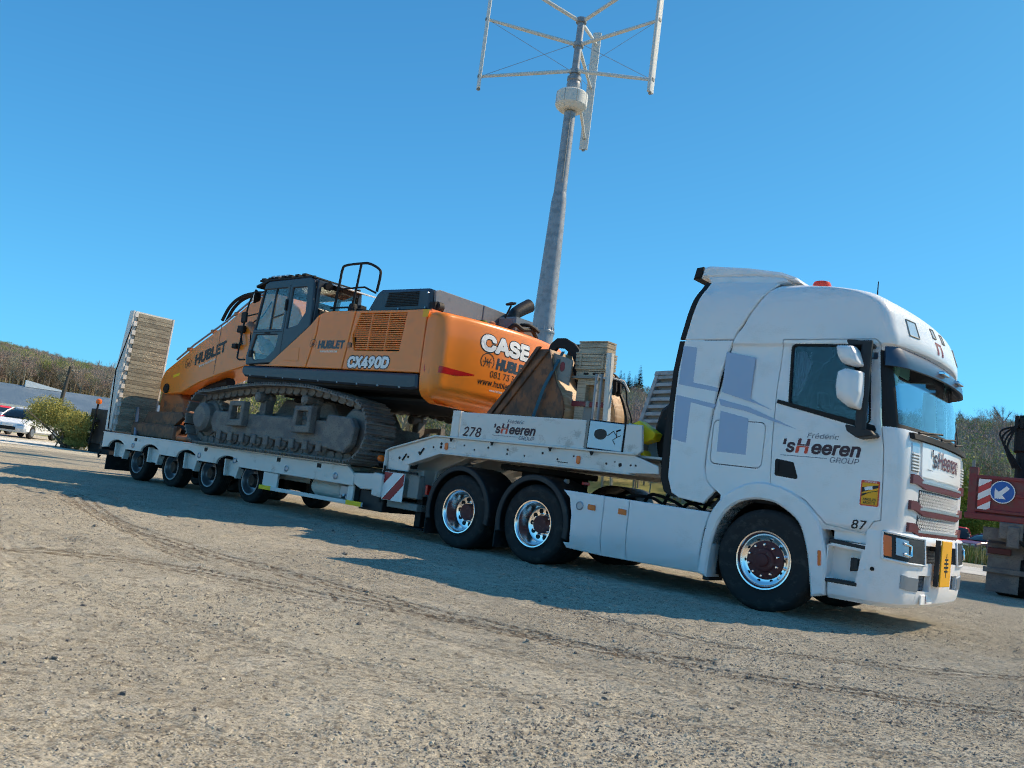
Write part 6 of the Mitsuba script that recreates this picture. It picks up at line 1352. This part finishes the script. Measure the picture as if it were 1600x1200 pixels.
k = put('site_cabin', box(-31.6, -29.6, 6.9, 8.6, .35, 1.72, .03), 'black_plastic'); put(k + '__base', box(-31.5, -29.7, 7.0, 8.5, 0, .35, .01), 'gap_black'); put(k + '__post', cyl((-30.95, 6.75, .3), (-30.75, 6.75, 1.9), .04, n=10), 'gap_black'); put(k + '__bracket', box(-31.0, -30.7, 6.75, 6.9, 1.2, 1.28, .005), 'gap_black'); put(k + '__beacon', lathe([(.0, 0), (.09, .01), (.115, .08), (.10, .17), (.05, .21), (.0, .215)], (-30.73, 6.75, 1.9), UZ, 18), 'amber')
put(k + '__lamp', cat(*[box(-31.1, -31.0, 6.72, 6.78, z, z + .06, .01) for z in (.75, 1.2)]), 'white_print')
tag(k, 'dark box machine with an amber beacon on a post, beside the ramps', 'machine')
def car(key, pos, yaw, paint, van, label, group=None):
    """front towards +x of the local frame"""
    hl = 2.1 if not van else 2.2; hw = .88; H = 1.5 if not van else 1.85
    M = np.array([[math.cos(yaw), -math.sin(yaw), 0], [math.sin(yaw), math.cos(yaw), 0], [0, 0, 1]])
    fx = lambda m: (lambda q: (setattr(q, 'vertices', tm(q).vertices @ M.T + pos) or q))(tm(m).copy())
    side = [(-hl, .35), (-hl - .03, .7), (-hl + .05, 1.0), (-.9, 1.02), (.75, .98), (1.6, .86), (hl, .70), (hl + .05, .45), (hl - .05, .25), (-hl + .1, .25)]
    body = mf(slab(rounded(side, .1), -hw, hw, .09))
    wx = (-1.3, 1.32)
    for x in wx: body = body - mf(cyl((x, -1.2, .31), (x, 1.2, .31), .36, n=24))
    k = put(key, fx(body), paint, 30)
    roof0 = -hl + .12 if van else -hl + .5
    rings = []
    for z, xa, xb, w in ((.98, -hl + .08, 1.15, hw - .04), (1.0 + (H - 1) * .55, -hl + (.10 if van else .35), .72, hw - .13), (H - .07, roof0 + .05, .25, hw - .22)):
        q = rounded([(xa, -w), (xb, -w * .92), (xb + .06, 0), (xb, w * .92), (xa, w)], .1, 3); rings.append((q, z))
    n = min(len(r[0]) for r in rings); rs = []
    for q, z in rings:
        c = np.vstack([q, q[:1]]); l = np.r_[0, np.cumsum(np.linalg.norm(np.diff(c, axis=0), axis=1))]; t = np.linspace(0, l[-1], 41)[:-1]
        rs.append(np.c_[np.interp(t, l, c[:, 0]), np.interp(t, l, c[:, 1]), np.full(40, z)])
    put(k + '__glasshouse', fx(loft(rs)), 'car_glass', 30)
    r2 = rs[2].copy(); r2[:, 2] += .0; cen = r2.mean(0); up2 = r2.copy(); up2[:, :2] = cen[:2] + (r2[:, :2] - cen[:2]) * .93; up2[:, 2] = H
    ex = r2.copy(); ex[:, :2] = cen[:2] + (r2[:, :2] - cen[:2]) * 1.03; ex[:, 2] -= .03
    put(k + '__roof', fx(loft([ex, r2 + (0, 0, .03), up2])), paint, 40)
    pil = []
    for s in (-1, 1):
        for (x0, x1) in ((1.12, .24), (-.15, -.25), (-hl + .15, roof0 + .1)): pil.append(tube([(x0, s * (hw - .06), .98), ((x0 + x1) / 2 + .03, s * (hw - .12), 1.0 + (H - 1) * .5), (x1, s * (hw - .21), H - .05)], .035, 5))
        if van: pil.append(slab([(-hl + .1, 1.0), (-1.1, 1.0), (-1.15, H - .08), (roof0 + .1, H - .08)], s * (hw - .19) - .05, s * (hw - .19) + .09, .01))
    for q in pil: put(k + '__pillar', fx(q), paint, 30)
    for x in wx:
        for s in (-1, 1):
            w = put(k + '__wheel', fx(lathe([(.0, -.1), (.2, -.1), (.29, -.09), (.31, -.05), (.31, .07), (.2, .1), (.0, .1)], (x, s * (hw - .1), .31), (0, 1, 0), 22)), 'rubber'); put(w + '__rim', fx(lathe([(.0, .0), (.1, .01), (.19, .0), (.2, -.03), (.0, -.03)], (x, s * (hw + .012), .31), (0, s, 0), 18)), 'steel_rim')
    for s in (-1, 1):
        put(k + '__headlight', fx(slab([(hl - .25, .78), (hl + .03, .66), (hl + .045, .58), (hl - .2, .66)], s * .6 - .16, s * .6 + .16, .02)), 'alu')
        put(k + '__door_mirror', fx(box(.75, .9, s * .98 - .09, s * .98 + .09, 1.0, 1.14, .03)), paint if not van else 'gap_black')
    put(k + '__grille', fx(box(hl - .02, hl + .065, -.4, .4, .36, .52, .01)), 'gap_black'); put(k + '__number_plate', fx(box(hl + .05, hl + .075, -.25, .25, .54, .64, .004)), 'white_print')
    tag(k, label, 'car' if not van else 'van', group); return k
car('parked_car', (-43.6, 9.2, 0), math.radians(-44), 'car_white', False, 'white hatchback parked half behind the olive shrub')
car('parked_car', (-47.0, 8.2, 0), math.radians(-50), 'car_red', False, 'red car just entering the left frame edge, behind the white hatchback')
car('parked_van', (-13.9, 66.5, 0), math.radians(-70), 'car_red', True, 'small red van parked beyond the tractor unit grille')
car('parked_car', (-11.0, 63.0, 0), math.radians(-120), 'car_plum', False, 'dark plum car with pale bonnet parked left of the dump truck wheel')
# ------------------------------------------------------------------ dump truck at the right
DT = 'dump_truck'; DY = 10.0
BX0, BX1 = -.36, 2.14
b_ = put(DT, cat(box(BX0 + .05, BX1 - .05, DY + .05, DY + 4.6, 1.50, 1.62, .01), box(BX0, BX0 + .08, DY + .06, DY + 4.6, 1.55, 2.30, .01), box(BX1 - .08, BX1, DY + .06, DY + 4.6, 1.55, 2.30, .01), box(BX0, BX1, DY + 4.5, DY + 4.6, 1.55, 2.6, .01)), 'red_paint')
t_ = put(DT + '__tailgate', box(BX0 + .10, BX1 - .10, DY, DY + .06, 1.56, 2.28, .012), 'red_paint')
for z in (1.60, 1.93, 2.24): put(t_ + '__rib', box(BX0 + .12, BX1 - .12, DY - .03, DY, z - .03, z + .03, .008), 'red_paint')
for x in (BX0 + .04, BX1 - .12):
    put(DT + '__corner_post', box(x - .06, x + .09, DY - .03, DY + .1, 1.5, 2.42, .012), 'red_paint'); put(DT + '__hinge_pin', cyl((x + .0, DY + .02, 2.42), (x + .0, DY + .02, 2.56), .03, n=10), 'grey_steel')
put(DT + '__bed_sill', box(BX0 - .06, BX1 + .06, DY - .04, DY + .2, 1.42, 1.54, .012), 'red_paint')
cbp = put(t_ + '__warning_panel', slab([(-.20, 1.62), (.02, 1.62), (.02, 2.20), (-.20, 2.20)], DY - .036, DY - .030, 0), 'white_print')
cv = Polygon([(-.20, 1.62), (.02, 1.62), (.02, 2.20), (-.20, 2.20)])
for s in (1.36, 1.62, 1.88, 2.14):
    q = Polygon([(-.25, s), (-.25, s + .13), (.1, s + .35), (.1, s + .22)]).intersection(cv)
    if q.area > 1e-3: put(cbp + '__stripe', slab(np.array(q.exterior.coords)[:-1], DY - .039, DY - .0362, 0), 'red_lens')
sg = put('arrow_sign', cyl((.22, DY - .05, 1.98), (.22, DY - .038, 1.98), .215, n=40), 'blue_sign')
put(sg + '__rim', lathe([(.20, -.004), (.216, -.004), (.216, .002), (.20, .002)], (.22, DY - .05, 1.98), (0, -1, 0), 40), 'white_print')
ar = Polygon([(-.13, -.13), (.06, -.13), (.0, -.06), (.12, .07), (.07, .12), (-.06, 0), (-.13, .06)])
put(sg + '__arrow', shape_mesh(ar, (.22, DY - .052, 1.98), UX, UZ, .002, .0), 'white_print', False)
tag(sg, 'round blue sign with a white arrow pointing down left on the tailgate', 'traffic sign')
put(DT + '__chassis', cat(box(.35, .55, DY - .1, DY + 7, .95, 1.35, .02), box(1.25, 1.45, DY - .1, DY + 7, .95, 1.35, .02), box(-.1, 1.9, DY + .1, DY + .25, 1.05, 1.3, .02), box(.2, .6, DY - .05, DY + .1, 1.1, 1.42, .02)), 'muddy_steel')
for y in (DY + 1.1, DY + 2.5):
    for x in (.28, 1.52):
        w = put(DT + '__wheel', lathe([(.0, -.25), (.3, -.27), (.48, -.29), (.52, -.22), (.52, .22), (.48, .29), (.3, .27), (.0, .25)], (x, y, .52), (1, 0, 0), 32), 'rubber'); put(w + '__rim', lathe([(.0, .27), (.28, .272), (.3, .28), (.26, .2), (.0, .2)], (x, y, .52), (1 if x > 1 else -1, 0, 0), 24), 'steel_rim')
for x0 in (-.06, 1.30):
    md = put(DT + '__mud_flap', slab([(x0, .08), (x0 + .56, .08), (x0 + .58, .78), (x0 + .02, .80)], DY + .38, DY + .42, .01), 'muddy_steel')
    put(DT + '__mudguard', slab([(DY + .36, .75), (DY + .42, 1.0), (DY + .7, 1.18), (DY + 1.5, 1.18), (DY + 1.5, 1.14), (DY + .72, 1.13), (DY + .46, .97), (DY + .41, .75)], x0 - .02, x0 + .62, .01, axis='x'), 'muddy_steel')
    put(DT + '__tail_lamp', box(x0 + .02, x0 + .42, DY + .30, DY + .36, .80, .92, .01), 'maroon_dirty')
put(DT + '__rear_underrun', box(-.1, 1.9, DY + .3, DY + .36, .44, .54, .01), 'muddy_steel')
put(DT + '__cab', box(-.3, 2.1, DY + 5.2, DY + 7.0, .6, 2.9, .12), 'red_paint')
put(DT + '__hose', cat(*[tube(bez([(.45 + .08 * i, DY + .05, 1.4), (.55 + .1 * i, DY - .02, 1.1), (.75 + .05 * i, DY + .1, .95), (.9, DY + .2, 1.2)], 6), .025, 6) for i in range(3)]), 'gap_black')
tag(DT, 'dusty red tipper lorry seen from behind at the right frame edge', 'truck')
CRN = DT + '__loader_crane'
put(CRN, cat(cyl((.10, DY + 2.2, 2.2), (.10, DY + 2.2, 3.35), .13, .11, n=14, b=.02), box(-.05, .25, DY + 2.05, DY + 2.35, 2.95, 3.5, .04), cyl((.10, DY + 2.2, 3.45), (.10, DY + 2.2, 3.75), .10, n=14)), 'gap_black')
put(CRN + '__hose', cat(*[tube(bez([(-.02 + .05 * i, DY + 2.0, 2.6), (-.15 - .05 * i, DY + 1.95, 3.0 + .1 * i), (.0, DY + 2.0, 3.5), (.1, DY + 2.0, 3.6)], 6), .022, 6) for i in range(4)] + [box(-.04 + .1 * i, .03 + .1 * i, DY + 1.98, DY + 2.1, 3.45, 3.72 - .05 * i, .01) for i in range(3)]), 'gap_black')
put(CRN + '__boom', cat(slab([(.2, 3.30), (.2, 3.55), (.62, 3.55), (.62, 3.35)], DY + 2.1, DY + 2.3, .02)), 'grey_steel'); put(CRN + '__arm', slab([(.60, 3.28), (.60, 3.58), (2.2, 3.44), (2.2, 3.0), (.66, 3.14)], DY + 2.06, DY + 2.34, .03), 'red_paint')
put(CRN + '__cylinder', cat(cyl((.55, DY + 2.0, 2.5), (1.6, DY + 2.0, 2.95), .10, n=14), cyl((.6, DY + 2.2, 2.3), (.6, DY + 2.2, 3.1), .08, n=12)), 'gap_black')
# ------------------------------------------------------------------ second low trailer with a raised ramp behind the cab
RT_ = 'parked_trailer'; RYD = 16.0
k_ = (RYD - CAM[1]) / (8 - CAM[1])
def rp_(x, z): return (CAM[0] + (x - CAM[0]) * k_, CAM[2] + (z - CAM[2]) * k_)
a, b, c, d = rp_(-6.88, 2.42), rp_(-6.06, 2.46), rp_(-6.50, 3.76), rp_(-5.95, 3.80)
def lerp(p, q, t): return (p[0] + (q[0] - p[0]) * t, p[1] + (q[1] - p[1]) * t)
put(RT_, cat(slab([lerp(a, c, 0), (a[0] + .14, a[1]), (c[0] + .14, c[1]), c], RYD, RYD + .22, .01), slab([b, (b[0] + .16, b[1]), (d[0] + .16, d[1]), d], RYD, RYD + .22, .01)), 'galvanised')
for i in range(8):
    p, q = lerp(a, c, .06 + .125 * i), lerp(b, d, .06 + .125 * i)
    put(RT_ + '__rung', slab([p, q, (q[0] + .03, q[1] + .12), (p[0] + .03, p[1] + .12)], RYD + .03, RYD + .16, .008), 'galvanised')
put(RT_ + '__top_beam', slab([(c[0] - .02, c[1]), (d[0] + .2, d[1]), (d[0] + .2, d[1] + .14), (c[0] + .02, c[1] + .14)], RYD - .02, RYD + .24, .01), 'galvanised')
put(RT_ + '__back_plate', slab([a, b, d, c], RYD + .2, RYD + .23, 0), 'grey_steel')
put(RT_ + '__lamp_bar', box(a[0] - .1, b[0] + .4, RYD - .05, RYD + .1, a[1] - .14, a[1] - .02, .01), 'maroon')
put(RT_ + '__lamp', box(a[0] - .32, a[0] - .1, RYD - .06, RYD + .1, a[1] - .2, a[1] + .06, .03), 'gap_black')
put(RT_ + '__bed', cat(box(a[0] + .25, a[0] + 9, RYD + .1, RYD + 2.6, a[1] - .75, a[1] - .2, .02), box(a[0] + .25, a[0] + 1.4, RYD + .0, RYD + 2.6, a[1] - .6, a[1] - .15, .02)), 'grey_steel')
for x in (3.2, 4.6, 6.0):
    put(RT_ + '__wheel', lathe([(.0, -.2), (.3, -.22), (.5, -.2), (.52, -.12), (.52, .12), (.5, .2), (.0, .2)], (a[0] + x, RYD + .4, .52), (0, 1, 0), 28), 'rubber'); put(RT_ + '__leg', box(a[0] + x - .1, a[0] + x + .1, RYD + .6, RYD + 2.2, .4, a[1] - .7, .01), 'grey_steel')
tag(RT_, 'grey steel ladder-like ramp of another trailer standing behind the white cab', 'trailer')
fp = at_px(932, 752, 26.0)
k = put('fence_post', box(fp[0] - .07, fp[0] + .07, 25.93, 26.07, 0, 2.6, .01), 'galvanised'); put(k + '__cap', box(fp[0] - .08, fp[0] + .08, 25.92, 26.08, 2.6, 2.63, .004), 'grey_steel')
tag(k, 'single grey post on the grass seen under the gooseneck', 'post')
# ------------------------------------------------------------------ loose stones on the yard
octa = trimesh.Trimesh([(1, 0, 0), (-1, 0, 0), (0, 1, 0), (0, -1, 0), (0, 0, 1), (0, 0, -1)], [(0, 2, 4), (2, 1, 4), (1, 3, 4), (3, 0, 4), (2, 0, 5), (1, 2, 5), (3, 1, 5), (0, 3, 5)], process=False)
ico = trimesh.creation.icosphere(subdivisions=0)
gs = np.random.default_rng(99)
from scipy.interpolate import RegularGridInterpolator
_gz = RegularGridInterpolator((gx, gy), GZ)
def stones(n, s0, s1, base, pw):
    ang = gs.uniform(math.radians(-80), math.radians(0), n); rad = 1.9 + 13.5 * gs.uniform(0, 1, n) ** pw
    x, y = CAM[0] + rad * np.sin(ang), CAM[1] + rad * np.cos(ang)
    clump = meshkit.fbm(np.stack([x * .9, y * .9, 0 * x], -1), 3, 8); keep = gs.uniform(0, 1, n) < np.clip((clump - .33) * 3.2, .10, 1)
    x, y = x[keep], y[keep]; n = len(x); size = s0 + (s1 - s0) * gs.uniform(0, 1, n) ** 3; z = _gz(np.c_[x, y]); B = base.vertices
    V = B[None] * gs.uniform(.6, 1.35, (n, len(B), 1)) + gs.normal(size=(n, len(B), 3)) * .12
    V = V * (size[:, None, None] * np.stack([gs.uniform(.8, 1.35, n), gs.uniform(.8, 1.35, n), gs.uniform(.5, .95, n)], -1)[:, None, :])
    return V + np.stack([x, y, z + size * .25], -1)[:, None, :], gs.integers(0, 4, n), base.faces
sets = [stones(140000, .003, .0085, octa, 1.35), stones(2600, .007, .0155, ico, 1.3), stones(36, .018, .028, ico, 1.1)]
for w in range(4):
    VV, FF, o = [], [], 0
    for V, which, F in sets:
        v = V[which == w]; VV.append(v.reshape(-1, 3)); FF.append((F[None] + (np.arange(len(v)) * v.shape[1])[:, None, None]).reshape(-1, 3) + o); o += v.shape[0] * v.shape[1]
    k = 'loose_gravel' if w == 0 else f'loose_gravel_{w:03d}'
    scene[k] = mikit.ply(trimesh.Trimesh(np.vstack(VV), np.vstack(FF), process=False), f'pebble_{w}', False)
    tag(k, ('pale beige', 'brownish grey', 'whitish', 'dark grey')[w] + ' loose stones scattered over the yard', 'gravel', kind='stuff')
